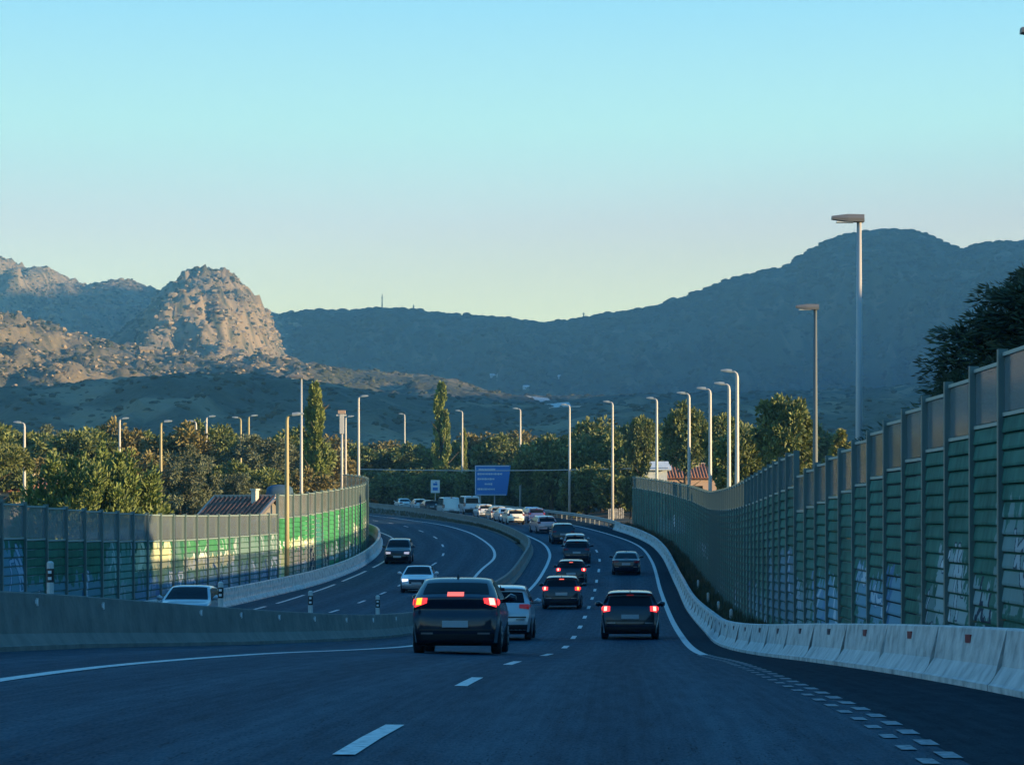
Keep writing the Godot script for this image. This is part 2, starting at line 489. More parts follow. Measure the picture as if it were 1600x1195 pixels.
func blob(sides: int, seed_: int, squash: float) -> ArrayMesh:   # an uneven rounded lump about 1 across, standing on its base
	var s := SphereMesh.new()
	s.radius = 0.5
	s.height = 1.0
	s.radial_segments = sides
	s.rings = sides / 2
	var arr := s.get_mesh_arrays()
	var v: PackedVector3Array = arr[Mesh.ARRAY_VERTEX]
	var n := FastNoiseLite.new()
	n.seed = seed_
	n.frequency = 1.3
	for i in v.size():
		var k := 1.0 + 0.75 * n.get_noise_3dv(v[i] * 2.0)
		v[i] = v[i] * k * Vector3(1, squash, 1) + Vector3(0, 0.3 * squash, 0)
	arr[Mesh.ARRAY_VERTEX] = v
	arr[Mesh.ARRAY_NORMAL] = null
	arr[Mesh.ARRAY_TANGENT] = null
	var me := ArrayMesh.new()
	me.add_surface_from_arrays(Mesh.PRIMITIVE_TRIANGLES, arr)
	return me

func scatter(called: String, mesh: Mesh, m: Material, places: Array, tints: Array, label: String) -> void:
	var mm := MultiMesh.new()
	mm.transform_format = MultiMesh.TRANSFORM_3D
	mm.use_colors = tints.size() > 0
	mm.mesh = mesh
	mm.instance_count = places.size()
	for i in places.size():
		mm.set_instance_transform(i, places[i])
		if tints:
			mm.set_instance_color(i, tints[i])
	var o := MultiMeshInstance3D.new()
	o.name = called
	o.multimesh = mm
	o.material_override = m
	o.set_meta("kind", "stuff")
	o.set_meta("label", label)
	add_child(o, true)

func terrain() -> void:
	var xs := PackedFloat32Array()
	for v in [-900.0, -600.0, -400.0, -260.0, -180.0, -130.0]:
		xs.append(v)
	xs.append_array(steps(-100, 100, 2.5))
	for v in [130.0, 180.0, 260.0, 400.0, 600.0, 1000.0]:
		xs.append(v)
	struct(put("ground", grid_mesh(xs, steps(-120, 640, 4), ground_y, null), M.soil), "dry soil and verge beside the motorway")
	struct(put("hills", grid_mesh(steps(-1000, 1000, 5.5), steps(600, 3900, 7.5), hill_y, hill_tint), M.hill), "rocky and scrub covered hills across the valley")
	# the mountain on the sunny side, outside the picture, whose shadow lies over the valley
	var crest := [[-150, 10], [-60, 20], [30, 50], [150, 180], [270, 300], [620, 315], [760, 290], [1150, 275], [1500, 265], [1950, 270], [2080, 420], [2200, 520], [2600, 560], [3600, 580], [3900, 560]]
	var far := func(x: float, z: float) -> float:
		return 2.0 + cv(crest, z) * (1.0 - smoothstep(0.0, 420.0, absf(x - 1520.0))) * (1.0 + 0.03 * noise.get_noise_2d(x, z))
	struct(put("mountain", grid_mesh(steps(1100, 1940, 30), steps(-150, 3900, 30), far, hill_tint), M.hill), "mountain on the sunny side of the valley")
	# unseen dark rise added behind the camera to darken the cars' reflections
	var rear := func(x: float, z: float) -> float:
		return -2.5 + 95.0 * smoothstep(150.0, 620.0, -z) * (1.0 - smoothstep(350.0, 620.0, absf(x))) * (1.0 + 0.12 * noise.get_noise_2d(x, z))
	struct(put("added_hill_behind", grid_mesh(steps(-620, 620, 20), steps(-900, -118, 20), rear, func(p, _n): return Color(0.030, 0.042, 0.026).lerp(Color(0.055, 0.068, 0.040), noise.get_noise_2d(p.x * 3.0, p.z * 3.0) * 0.5 + 0.5)), M.hill), "dark rise added behind the camera for the cars to mirror")
	var rocks := []
	var bushes := []
	var tint := []
	var r := RandomNumberGenerator.new()
	r.seed = 77
	for i in 140000:
		var z := 700.0 + 2700.0 * pow(r.randf(), 0.85)
		var x := r.randf_range(-0.24, 0.24) * z
		var bare := rocky(x, z)
		if bare < 0.1 and i > (80000 if z > 2400.0 else 45000):
			continue
		var h := hill_y(x, z)
		if h < 12:
			continue
		if bare > 0.1 and z > 2200.0:
			var behind := hill_y(x, z + 8.0)
			if behind < h:
				h = maxf(behind, h - 3.0)
		var big := lerpf(0.45, 1.0, smoothstep(900.0, 2600.0, z))
		var turn := Basis(Vector3.UP, r.randf() * TAU)
		if r.randf() < bare * 0.55:
			var s := r.randf_range(1.8, 6.0) * big * (0.75 if z < 1900.0 else 1.0) * (1.0 + 1.0 * pow(r.randf(), 6.0)) * (0.6 if h > z * 0.09 else 1.0)
			rocks.append(Transform3D(turn.scaled(Vector3(s * r.randf_range(0.8, 1.8), s * r.randf_range(0.4, 1.0), s)), Vector3(x, h - 0.25 * s, -z)))
		elif noise_b.get_noise_2d(x * 2.0, z * 2.0) + r.randf_range(-0.4, 0.4) > -0.2:
			var s := r.randf_range(2.2, 6.0) * big * (2.0 if z > 3020.0 and bare < 0.1 else 1.5 if z > 2400.0 and bare < 0.1 else 1.0) * (0.7 if bare > 0.3 else 1.0)
			bushes.append(Transform3D(turn.scaled(Vector3(s * 1.3, s * r.randf_range(0.6, 1.0), s)), Vector3(x, h - 0.42 * s, -z)))
			tint.append(Color(0.026, 0.036, 0.020).lerp(Color(0.055, 0.065, 0.034), r.randf()))
	scatter("hillside_boulders", blob(9, 5, 0.8), M.boulder, rocks, [], "pale granite boulders strewn over the rocky hills")
	scatter("hillside_shrubbery", blob(10, 8, 0.9), M.scrub, bushes, tint, "dark evergreen scrub covering the hills")

# ---------- roads ----------
func sheet(called: String, left: Callable, right: Callable, zs: PackedFloat32Array, cols: int, lift: float, m: Material, label: String) -> void:
	var st := tool(true)
	for j in zs.size() - 1:
		for i in cols:
			var p := []
			for k in [[0, 0], [1, 0], [1, 1], [0, 1]]:
				var z: float = zs[j + k[1]]
				var x: float = lerpf(left.call(z), right.call(z), float(i + k[0]) / cols)
				p.append([Vector3(x, road_y(x, z) + lift, -z), Vector2(x - cv(t_dash, z), z)])
			for q in [0, 2, 1, 0, 3, 2]:
				st.set_uv(p[q][1])
				st.add_vertex(p[q][0])
	struct(put(called, done(st), m), label)

func stripe(st: SurfaceTool, mid: Callable, width: float, z0: float, z1: float, lift := 0.008) -> void:
	var n := maxi(1, int(ceil((z1 - z0) / 2.5)))
	for i in n:
		var p := []
		for k in [[-1, 0], [1, 0], [1, 1], [-1, 1]]:
			var z := lerpf(z0, z1, float(i + k[1]) / n)
			var x: float = mid.call(z) + k[0] * width * 0.5
			p.append(Vector3(x, road_y(x, z) + lift, -z))
		quad(st, p[0], p[1], p[2], p[3])

func roads() -> void:
	var dash := func(z): return cv(t_dash, z)
	var right := func(z): return cv(t_right, z)
	var left := func(z): return cv(t_left, z)
	var inner := func(z): return cv(t_inner, z)
	var outer := func(z): return cv(t_outer, z)
	var zs := steps(-50, 120, 2)
	zs.append_array(steps(122, 440, 3))
	sheet("road", func(z): return cv(t_median, z), dash, zs, 5, 0.0, M.asphalt, "asphalt carriageway leading away from the camera")
	sheet("road", dash, func(z): return cv(t_rbar, z) + 0.4, zs, 4, 0.0, M.asphalt, "right lane of the asphalt carriageway")
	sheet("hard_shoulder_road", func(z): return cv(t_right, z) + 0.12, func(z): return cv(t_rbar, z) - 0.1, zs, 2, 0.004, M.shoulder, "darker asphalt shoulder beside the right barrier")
	sheet("opposite_road", func(z): return cv(t_lbar, z) - 0.3, func(z): return minf(cv(t_median, z), cv(t_inner, z) + 2.2), zs, 8, 0.0, M.asphalt, "asphalt carriageway of the oncoming traffic")
	sheet("median_ground", func(z): return cv(t_inner, z) + 2.2, func(z): return cv(t_median, z) + 0.1, steps(205, 440, 3), 4, 0.02, M.median_soil, "bare brown strip between the carriageways")
	# markings
	var st := tool()
	stripe(st, left, 0.2, -20, 440)
	struct(put("road_marking_edge_line", done(st), M.paint_white), "solid white line along the left edge of the carriageway")
	st = tool()
	stripe(st, right, 0.2, 56, 440)
	struct(put("road_marking_edge_line", done(st), M.paint_white), "solid white line along the right shoulder")
	st = tool()
	var z := 10.0
	while z < 56.0:
		var len := 0.6 if z < 40 else 0.9
		stripe(st, func(q): return cv(t_right, q) + 0.08, 0.13, z, z + len)
		stripe(st, func(q): return cv(t_right, q) - 0.12, 0.11, z - 0.5, z - 0.5 + len * 0.8)
		z += 1.3
	struct(put("road_marking_blocks", done(st), M.paint_rubbed), "double row of short white blocks along the right shoulder")
	z = 4.3
	while z < 420:
		st = tool()
		stripe(st, dash, 0.15, z, z + 3.6)
		struct(put("lane_line", done(st), M.paint_white))
		z += 12.5
	st = tool()
	stripe(st, inner, 0.2, 60, 440)
	struct(put("opposite_edge_line", done(st), M.paint_white), "white inner edge line of the oncoming carriageway")
	st = tool()
	z = 60.0
	while z < 186:
		stripe(st, outer, 0.17, z, z + 12.0)
		z += 16.0
	stripe(st, outer, 0.17, 188, 440)
	struct(put("opposite_edge_line", done(st), M.paint_white), "broken white outer edge line of the oncoming carriageway")
	z = 62.0
	while z < 420:
		st = tool()
		stripe(st, func(q): return (cv(t_inner, q) + cv(t_outer, q)) * 0.5, 0.15, z, z + 3.6)
		struct(put("opposite_lane_line", done(st), M.paint_white))
		z += 12.5

# ---------- barriers ----------
func frame(t: Array, z: float, y: Callable) -> Transform3D:   # across, up, along the line t
	var d := Vector3(cv(t, z + 0.5) - cv(t, z - 0.5), 0, -1.0).normalized()
	var right := Vector3(-d.z, 0, d.x)
	return Transform3D(Basis(right, Vector3.UP, -d), Vector3(cv(t, z), y.call(z), -z))

func jersey(h: float) -> Array:
	return [Vector2(-0.3, -0.15), Vector2(0.3, -0.15), Vector2(0.3, 0.07), Vector2(0.27, 0.09), Vector2(0.15, 0.27), Vector2(0.085, h - 0.02), Vector2(0.065, h), Vector2(-0.065, h), Vector2(-0.085, h - 0.02), Vector2(-0.15, 0.27), Vector2(-0.27, 0.09), Vector2(-0.3, 0.07)]

func barriers() -> void:
	# right: precast segments with a gap between each two
	var seg := 4.6
	var st := tool()
	var prof := jersey(0.68)
	loft(st, prof, [at(0, 0, seg * 0.5 - 0.02), at(0, 0, -seg * 0.5 + 0.02)])
	var mesh := done(st)
	st = tool()
	bx(st, -0.108, 0.54, 0, 0.02, 0.1, 0.34)
	var refl := done(st)
	var z := 9.3
	var i := 0
	while z < 226:
		var d := Vector3(cv(t_rbar, z + seg) - cv(t_rbar, z), hgt(z + seg) - hgt(z), -seg).normalized()
		var step := seg * -d.z
		var mid := z + step * 0.5
		var right := d.cross(Vector3.UP).normalized()
		var x := cv(t_rbar, mid)
		var o := base("concrete_barrier", Transform3D(Basis(right, right.cross(d), -d), Vector3(x, road_y(x, mid), -mid)), "pale precast concrete barrier segment on the right shoulder, %s from the near end" % ordinal(i), "barrier", "barrier segments along the right shoulder")
		put("barrier_body", mesh, M.concrete, o)
		put("reflector", refl, M.reflector_red if z > 20 and z < 38 else M.reflector_dark, o)
		z += step
		i += 1
	# left: one long cast barrier under the noise wall
	st = tool()
	var fr := []
	var y := func(q): return hgt(q)
	for q in steps(56, 262, 3):
		fr.append(frame(t_lbar, q, y))
	loft(st, jersey(0.85), fr)
	tag(put("concrete_barrier", done(st), M.concrete), "long pale concrete barrier along the oncoming carriageway", "barrier")
	# middle
	st = tool()
	var zs := steps(-20, 120, 3)
	zs.append_array(steps(124, 430, 4))
	var hm := func(q): return 0.70 + 0.26 * (1.0 - smoothstep(41.0, 75.0, q))
	for j in zs.size() - 1:
		var f0 := frame(t_median, zs[j], func(q): return road_y(cv(t_median, q), q))
		var f1 := frame(t_median, zs[j + 1], func(q): return road_y(cv(t_median, q), q))
		var p0 := jersey(hm.call(zs[j]))
		var p1 := jersey(hm.call(zs[j + 1]))
		for k in p0.size():
			var n := (k + 1) % p0.size()
			quad(st, f0 * Vector3(p0[k].x, p0[k].y, 0), f1 * Vector3(p1[k].x, p1[k].y, 0), f1 * Vector3(p1[n].x, p1[n].y, 0), f0 * Vector3(p0[n].x, p0[n].y, 0))
	var med := put("median_barrier", done(st), M.concrete_old)
	tag(med, "long grey brown concrete barrier between the two carriageways", "barrier")
	st = tool()
	bx(st, 0.02, 0, 0, 0.03, 0.13, 0.06)
	bx(st, 0.02, 0.005, 0.06, 0.03, 0.07, 0.06)
	refl = done(st)
	for q in [43.2, 48.0, 55.2, 58.6, 62.2, 66.0, 70.2, 74.5, 79.0]:
		var f := frame(t_median, q, func(e): return road_y(cv(t_median, e), e) + hm.call(q) - 0.16)
		put("reflector", refl, M.reflector_white, med, f * at(0.095, 0, 0))
	# marker posts standing on the middle barrier
	st = tool()
	tube(st, [Vector3(0, 0, 0), Vector3(0, 0.2, 0)], [0.062, 0.062], 8)
	var white := done(st)
	st = tool()
	tube(st, [Vector3(0, 0.44, 0), Vector3(0, 0.54, 0), Vector3(0, 0.57, 0)], [0.062, 0.062, 0.03], 8)
	var white_top := done(st)
	st = tool()
	tube(st, [Vector3(0, 0.2, 0), Vector3(0, 0.44, 0)], [0.064, 0.064], 8)
	var black := done(st)
	st = tool()
	bx(st, 0, 0.27, 0.064, 0.06, 0.05, 0.02)
	var spots := done(st)
	i = 0
	for q in [44.6, 57.2, 66.0, 76.0]:
		var f := frame(t_median, q, func(e): return road_y(cv(t_median, e), e) + hm.call(q))
		var o := base("marker_post", Transform3D(Basis(), f.origin), "black and white marker post on the middle barrier, %s from the left" % ordinal(i), "post", "marker posts on the middle barrier")
		put("post_white", white, M.plastic_white, o)
		put("post_top", white_top, M.plastic_white, o)
		put("post_band", black, M.plastic_black, o)
		put("reflector", spots, M.reflector_white, o)
		put("reflector", spots, M.reflector_white, o, at(0, 0.11, 0))
		i += 1
	# steel guard rail round the outside of the far bend
	var rail := base("guard_rail", Transform3D(), "steel guard rail round the outside of the far bend", "guard rail")
	st = tool()
	fr = []
	for q in steps(226, 436, 4):
		fr.append(frame(t_rbar, q, func(e): return hgt(e)))
	loft(st, [Vector2(-0.04, 0.45), Vector2(0.0, 0.45), Vector2(0.0, 0.78), Vector2(-0.04, 0.78), Vector2(-0.09, 0.70), Vector2(-0.04, 0.615), Vector2(-0.09, 0.53)], fr)
	put("beam", done(st), M.rail_dull, rail)
	st = tool()
	bx(st, 0.06, 0.35, 0, 0.1, 0.8, 0.06)
	var pm := done(st)
	for q in steps(228, 432, 4):
		put("post", pm, M.rail_dull, rail, frame(t_rbar, q, func(e): return hgt(e)))
	# low picket fence past the end of the right noise wall
	var fence := base("picket_fence", at(0, 0, 0), "low pale picket fence beyond the end of the right noise wall", "fence")
	st = tool()
	for k in 9:
		var x := 10.3 + k * 0.19
		bx(st, x, ground_y(x, 272.0) + 0.55, -272.0, 0.12, 1.1 + 0.1 * sin(k * 2.1), 0.03)
	put("pickets", done(st), M.concrete, fence).set_meta("kind", "stuff")
	st = tool()
	for up in [0.3, 0.85]:
		bx(st, 11.05, ground_y(11.05, 272.0) + up, -272.05, 1.9, 0.08, 0.05)
	put("rails", done(st), M.concrete_old, fence)
	# short stakes on the verge behind the right barrier
	st = tool()
	tube(st, [Vector3.ZERO, Vector3(0, 0.75, 0), Vector3(0, 0.8, 0)], [0.06, 0.06, 0.03], 6)
	var stake := done(st)
	i = 0
	for q in [91.0, 104.0, 118.0, 139.0]:
		var x := cv(t_rbar, q) + 0.75
		tag(put("verge_stake", stake, M.plastic_white, self, at(x, ground_y(x, q), -q)), "pale stake on the verge behind the right barrier, %s from the near end" % ordinal(i), "stake", "stakes on the right verge")
		i += 1

# ---------- noise walls ----------
func graffiti(m: String, z0: float, span: float, facing: int, green: Color, tags_: Array, yb: Callable) -> StandardMaterial3D:
	# painted panels: one picture of the wall in metres, laid on by position along the wall and height
	var w := 2048
	var h := 320
	var px := w / span
	var py := h / 8.0
	var r := RandomNumberGenerator.new()
	r.seed = int(z0) + 5 + facing
	var im := Image.create(w, h, false, Image.FORMAT_RGB8)
	var n := FastNoiseLite.new()
	n.seed = 8 + int(z0)
	n.frequency = 0.012
	for x in w:
		var bay := sin(floorf(x / px / 2.6) * 12.9898) * 43758.5453
		bay = (bay - floorf(bay) - 0.5) * 0.22
		for y in h:
			var v := 1.0 + bay + n.get_noise_2d(x, y * 2.0) * 0.35 + n.get_noise_2d(x * 8.0, y * 1.5 + 700) * 0.3
			im.set_pixel(x, y, Color(green.r * v, green.g * v, green.b * v).linear_to_srgb())
	# image row 0 is world height +4, the last row is -4
	for t in tags_:   # [from, to, foot, head, fill colour, line colour, strokes]
		var x0: float = (t[0] - z0) * px
		var x1: float = (t[1] - z0) * px
		var ground: float = yb.call((t[0] + t[1]) * 0.5)
		var y0: float = (4.0 - (ground + t[3])) * py
		var y1: float = (4.0 - (ground + t[2])) * py
		for x in range(maxi(0, int(x0)), mini(w, int(x1))):
			for y in range(maxi(0, int(y0)), mini(h, int(y1))):
				if y < y0 + (n.get_noise_2d(x * 4.0, 77.0) + 0.45) * 0.5 * (y1 - y0):
					continue
				var e := minf(minf(x - x0, x1 - x) / 8.0, minf(y - y0, y1 - y) / 8.0)
				if n.get_noise_2d(x * 5.0, y * 5.0) * 1.2 + clampf(e, 0, 2) * 0.55 > 0.2:
					im.set_pixel(x, y, im.get_pixel(x, y).lerp(Color(t[4]).linear_to_srgb(), t[7]))
		# rows of letter-like loops: each a few joined thick strokes, outlined and then filled
		var lw := maxf(14.0, minf((y1 - y0) * 0.55, 34.0))
		var rows := maxi(1, int((y1 - y0) / (lw * 1.7)))
		for row in rows:
			var lh := (y1 - y0) / rows
			var x := x0 + r.randf_range(0.0, lw)
			while x < x1 - lw * 0.7:
				if r.randf() * 100.0 < t[6]:
					var pts := []
					for k in r.randi_range(3, 5):
						pts.append(Vector2(x + lw * 0.8 * (r.randi() % 3) / 2.0, y0 + lh * (row + 0.12 + 0.76 * (r.randi() % 4) / 3.0)) + Vector2(r.randf_range(-2, 2), r.randf_range(-3, 3)))
					var bold := lw * r.randf_range(0.13, 0.2)
					var fill: Color = t[4].lerp(Color(0.62, 0.68, 0.72), r.randf() * 0.7) if r.randf() < 0.75 else t[5]
					for pass_ in [[bold + 2.0, t[5]], [bold, fill]]:
						var c: Color = pass_[1].linear_to_srgb()
						var e: int = maxi(1, int(pass_[0]))
						for k in pts.size() - 1:
							var n_ := int(pts[k].distance_to(pts[k + 1])) + 1
							for s in n_:
								var p: Vector2 = pts[k].lerp(pts[k + 1], float(s) / n_) + Vector2(sin(float(s) / n_ * PI) * lw * 0.18, 0)
								im.fill_rect(Rect2i(int(p.x) - e / 2, int(p.y) - e / 2, e, e), c)
				x += lw * r.randf_range(0.8, 1.15)
	var a := mat(m, Color(1, 1, 1), 0.6)
	a.metallic_specular = 0.1
	# on planes that face x the picture is looked up at (-z, -y), both scaled and shifted
	a.albedo_texture = ImageTexture.create_from_image(im)
	a.uv1_triplanar = true
	a.uv1_world_triplanar = true
	a.uv1_scale = Vector3(0.13, 1.0 / 8.0, 1.0 / span)
	a.uv1_offset = Vector3(0, 0.5, z0 / span)
	a.uv1_triplanar_sharpness = 8.0
	return a

func noise_wall(called: String, label: String, line: Array, z0: float, z1: float, pitch: float, height: Callable, pane_h: float, slat_h: float, lip: float, facing: float, panel: Material, singles: float, groundy: Callable, steel: String) -> void:
	var o := base(called, Transform3D(), label, "noise wall")
	var st := tool()
	loft(st, [Vector2(-0.02, 0), Vector2(lip, 0.012), Vector2(lip + 0.005, 0.05), Vector2(lip * 0.4, slat_h - 0.03), Vector2(-0.02, slat_h - 0.004)], [at(0, 0, pitch * 0.5 - 0.06), at(0, 0, -pitch * 0.5 + 0.06)])
	var slat := done(st)
	st = tool()
	bx(st, 0, 0, 0, 0.09, 0.06, pitch - 0.13)
	var rail := done(st)
	st = tool()
	bx(st, 0, pane_h * 0.5, 0, 0.02, pane_h - 0.04, pitch - 0.16)
	var pane := done(st)
	var rest := tool()
	var z := z0
	var last := -1.0
	while z < z1:
		var d := Vector3(cv(line, z + pitch) - cv(line, z), 0, -pitch).normalized()
		var dz := pitch * -d.z
		var mid := z + dz * 0.5
		var out := Vector3(-d.z, 0, d.x) * facing   # towards the road
		var b := Basis(out, Vector3.UP, out.cross(Vector3.UP))
		var y: float = groundy.call(mid) - 0.1
		var top: float = groundy.call(mid) + height.call(mid)
		var foot := Vector3((cv(line, z) + cv(line, z + dz)) * 0.5, y, -mid)
		# post at the start of the bay, as tall as the higher of its two bays
		var pt := maxf(top, last)
		st = tool()
		var py: float = groundy.call(z) - 0.3
		bx(st, 0.03, (pt + 0.06 - py) * 0.5, 0, 0.16, pt + 0.06 - py, 0.14)
		put("post", done(st), M[steel], o, Transform3D(b, Vector3(cv(line, z), py, -z)))
		put("pane", pane, M.acrylic, o, Transform3D(b, Vector3(foot.x, top - pane_h, foot.z)))
		put("rail", rail, M.rail_steel, o, Transform3D(b, Vector3(foot.x, top - 0.03, foot.z)))
		put("rail", rail, M.rail_steel, o, Transform3D(b, Vector3(foot.x, top - pane_h - 0.03, foot.z)))
		var sy := top - pane_h - 0.06 - slat_h
		while sy > y - slat_h * 0.5:
			var t := Transform3D(b, Vector3(foot.x, sy, foot.z))
			if z < singles:
				put("slat", slat, panel, o, t)
			else:
				rest.append_from(slat, 0, t)
			sy -= slat_h
		last = top
		z += dz
	if z1 > singles:
		var s := put("slats", rest.commit(), panel, o)
		s.set_meta("kind", "stuff")

func noise_walls() -> void:
	var g := Color(0.048, 0.155, 0.132)
	var pale := Color(0.34, 0.44, 0.52)
	var white := Color(0.5, 0.55, 0.58)
	var blue := Color(0.12, 0.26, 0.48)
	var dark := Color(0.03, 0.05, 0.08)
	var yb := func(q): return hgt(q)
	var pa := graffiti("panel_right_near", 30, 64, -1, g, [
		[30, 42.4, 0.6, 2.7, Color(0.28, 0.36, 0.41), dark, 70, 0.62], [42.6, 44.8, 0.6, 1.6, Color(0.30, 0.39, 0.44), dark, 70, 0.8], [44.9, 48.4, 0.6, 2.2, Color(0.31, 0.40, 0.45), dark, 75, 0.85], [48.2, 50.4, 0.5, 1.7, Color(0.22, 0.30, 0.35), dark, 60, 0.6],
		[52.5, 59.5, 0.55, 2.1, Color(0.18, 0.34, 0.48), Color(0.08, 0.18, 0.32), 85, 0.85], [62.5, 68.8, 0.5, 2.1, Color(0.17, 0.34, 0.48), Color(0.12, 0.26, 0.42), 60, 0.9], [69, 73, 0.5, 1.9, Color(0.24, 0.34, 0.41), Color(0.08, 0.15, 0.25), 80, 0.7]], yb)
	var pb := graffiti("panel_right_far", 73, 192, -1, g, [
		[73, 84, 0.5, 3.1, Color(0.17, 0.26, 0.38), Color(0.07, 0.14, 0.28), 75, 0.65], [84, 97, 0.4, 1.7, Color(0.22, 0.31, 0.38), Color(0.08, 0.15, 0.25), 70, 0.6], [101, 112, 0.3, 1.6, pale, dark, 50, 0.3], [120, 135, 0.3, 1.6, Color(0.2, 0.3, 0.36), dark, 50, 0.4], [150, 170, 1.2, 2.6, Color(0.2, 0.3, 0.38), white, 40, 0.35], [185, 215, 1.0, 2.6, Color(0.2, 0.3, 0.38), white, 40, 0.4]], yb)
	var gl := Color(0.03, 0.125, 0.085)
	var yellow := Color(0.62, 0.62, 0.36)
	var pc := graffiti("panel_left_near", 58, 90, 1, gl, [
		[58, 84, 0.9, 2.95, Color(0.16, 0.31, 0.46), Color(0.03, 0.08, 0.16), 85, 0.75], [84, 97, 0.5, 2.1, Color(0.14, 0.26, 0.38), Color(0.03, 0.08, 0.16), 75, 0.7], [97, 104, 0.2, 3.0, Color(0.12, 0.30, 0.32), pale, 90, 0.7], [97, 146, 0.2, 3.9, Color(0.15, 0.23, 0.23), Color(0.08, 0.15, 0.16), 35, 0.6], [98, 105, 1.4, 3.4, Color(0.10, 0.26, 0.22), g, 30, 0.7], [104, 113, 1.9, 3.4, Color(0.5, 0.5, 0.32), Color(0.6, 0.6, 0.45), 40, 0.85], [104, 122, 0.2, 1.9, Color(0.12, 0.22, 0.36), Color(0.07, 0.15, 0.3), 80, 0.75],
		[116, 131, 1.7, 2.5, Color(0.5, 0.49, 0.34), white, 60, 0.85], [116, 131, 2.5, 3.4, Color(0.05, 0.22, 0.10), g, 20, 0.8], [132, 146, 1.9, 3.4, Color(0.16, 0.24, 0.26), g, 40, 0.6], [122, 146, 0.2, 2.0, Color(0.16, 0.26, 0.40), Color(0.06, 0.12, 0.22), 75, 0.7]], yb)
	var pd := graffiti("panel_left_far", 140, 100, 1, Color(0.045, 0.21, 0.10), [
		[145, 150, 0.3, 2.9, yellow, white, 40, 0.85], [150, 166, 0.3, 2.5, Color(0.42, 0.36, 0.36), dark, 80, 0.8], [150, 160, 2.0, 2.8, Color(0.6, 0.6, 0.42), white, 60, 0.8], [166, 190, 0.3, 1.6, Color(0.2, 0.28, 0.36), white, 120, 0.5], [160, 164, 0.3, 4.2, Color(0.05, 0.19, 0.2), g, 30, 0.8], [171, 175, 0.3, 4.2, Color(0.04, 0.13, 0.13), g, 30, 0.8], [182, 188, 1.4, 2.6, Color(0.5, 0.5, 0.4), white, 40, 0.8], [194, 215, 0.4, 2.6, Color(0.4, 0.36, 0.32), white, 120, 0.7]], yb)  # the two tall dark teal stripes are shadow stripes painted into the panels
	noise_wall("noise_wall", "stepped green slatted noise wall with clear top panes, nearest on the right", t_rwall, 31.3, 72.6, 2.6, func(q): return lerpf(5.12, 4.75, (q - 31) / 42.0), 0.98, 0.275, 0.05, -1.0, pa, 75.0, yb, "post_steel")
	noise_wall("noise_wall", "taller green slatted noise wall curving along the dip on the right", t_rwall, 73.0, 239.5, 2.6, func(q): return 5.5 - 0.9 * smoothstep(150.0, 240.0, q), 0.95, 0.275, 0.05, -1.0, pb, 101.0, yb, "post_steel")
	noise_wall("noise_wall", "low green noise wall on the left with grey panes and blue graffiti", t_lwall, 58.0, 145.0, 3.25, func(q): return 4.28, 1.1, 0.29, 0.03, 1.0, pc, 150.0, yb, "post_steel")
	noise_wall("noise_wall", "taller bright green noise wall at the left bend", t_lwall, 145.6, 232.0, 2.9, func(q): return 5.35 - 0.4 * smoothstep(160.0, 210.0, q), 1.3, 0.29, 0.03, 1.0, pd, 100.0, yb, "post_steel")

# ---------- street lamps ----------
func lamp(x: float, z: float, top: float, label: String, style: int, pole: String, side: float, group := "street lamps along the motorway", foot := -99.0) -> void:
	var y0 := ground_y(x, z) - 0.1 if foot < -50 else foot
	var h := top - y0
	var o := base("street_lamp", at(x, y0, -z), label, "street lamp", group)
	var st := tool(true)
	if style == 0:   # straight pole, flat box head level with its top
		tube(st, [Vector3(0, 0, 0), Vector3(0, h * 0.5, 0), Vector3(0, h - 0.1, 0)], [0.13, 0.105, 0.07], 10)
		put("pole", done(st), M[pole], o)
		st = tool()
		loft(st, [Vector2(-0.15, 0.02), Vector2(0.15, 0.02), Vector2(0.16, 0.12), Vector2(0.11, 0.24), Vector2(-0.11, 0.24), Vector2(-0.16, 0.12)], [Transform3D(Basis(Vector3(0, 0, side), Vector3.UP, Vector3(-side, 0, 0)), Vector3(-side * 0.14, h - 0.16, 0)), Transform3D(Basis(Vector3(0, 0, side), Vector3.UP, Vector3(-side, 0, 0)), Vector3(side * 0.34, h - 0.15, 0)), Transform3D(Basis(Vector3(0, 0, side * 0.8), Vector3.UP * 0.45, Vector3(-side, 0, 0)), Vector3(side * 0.80, h - 0.07, 0))])
		put("lamp_head", done(st), M.lamp_head, o)
		st = tool()
		bx(st, side * 0.42, h - 0.142, 0, 0.5, 0.03, 0.22)
		put("lamp_lens", done(st), M.lamp_lens, o)
	else:   # pole bent over into a short arm
		var a := [Vector3(0, 0, 0), Vector3(0, h * 0.5, 0), Vector3(0, h - 0.35, 0), Vector3(side * 0.03, h - 0.14, 0), Vector3(side * 0.12, h - 0.03, 0), Vector3(side * 0.36, h, 0)]
		tube(st, a, [0.15, 0.13, 0.105, 0.09, 0.065, 0.055], 8)
		put("pole", done(st), M[pole], o)
		st = tool()
		var b := Basis(Vector3(0, 0, side), Vector3.UP, Vector3(-side, 0, 0))
		loft(st, [Vector2(-0.14, -0.06), Vector2(0.14, -0.06), Vector2(0.15, 0.03), Vector2(0.08, 0.13), Vector2(-0.08, 0.13), Vector2(-0.15, 0.03)], [Transform3D(b, Vector3(side * 0.3, h, 0)), Transform3D(b, Vector3(side * 0.62, h + 0.03, 0)), Transform3D(b.scaled(Vector3(1, 0.5, 0.7)), Vector3(side * 0.95, h + 0.06, 0))])
		put("lamp_head", done(st), M.lamp_shell, o)
	st = tool()
	bx(st, 0, 0.05, 0, 0.4, 0.1, 0.4)
	bx(st, 0, 0.13, 0, 0.28, 0.06, 0.28)
	put("base_plate", done(st), M.concrete_old, o)

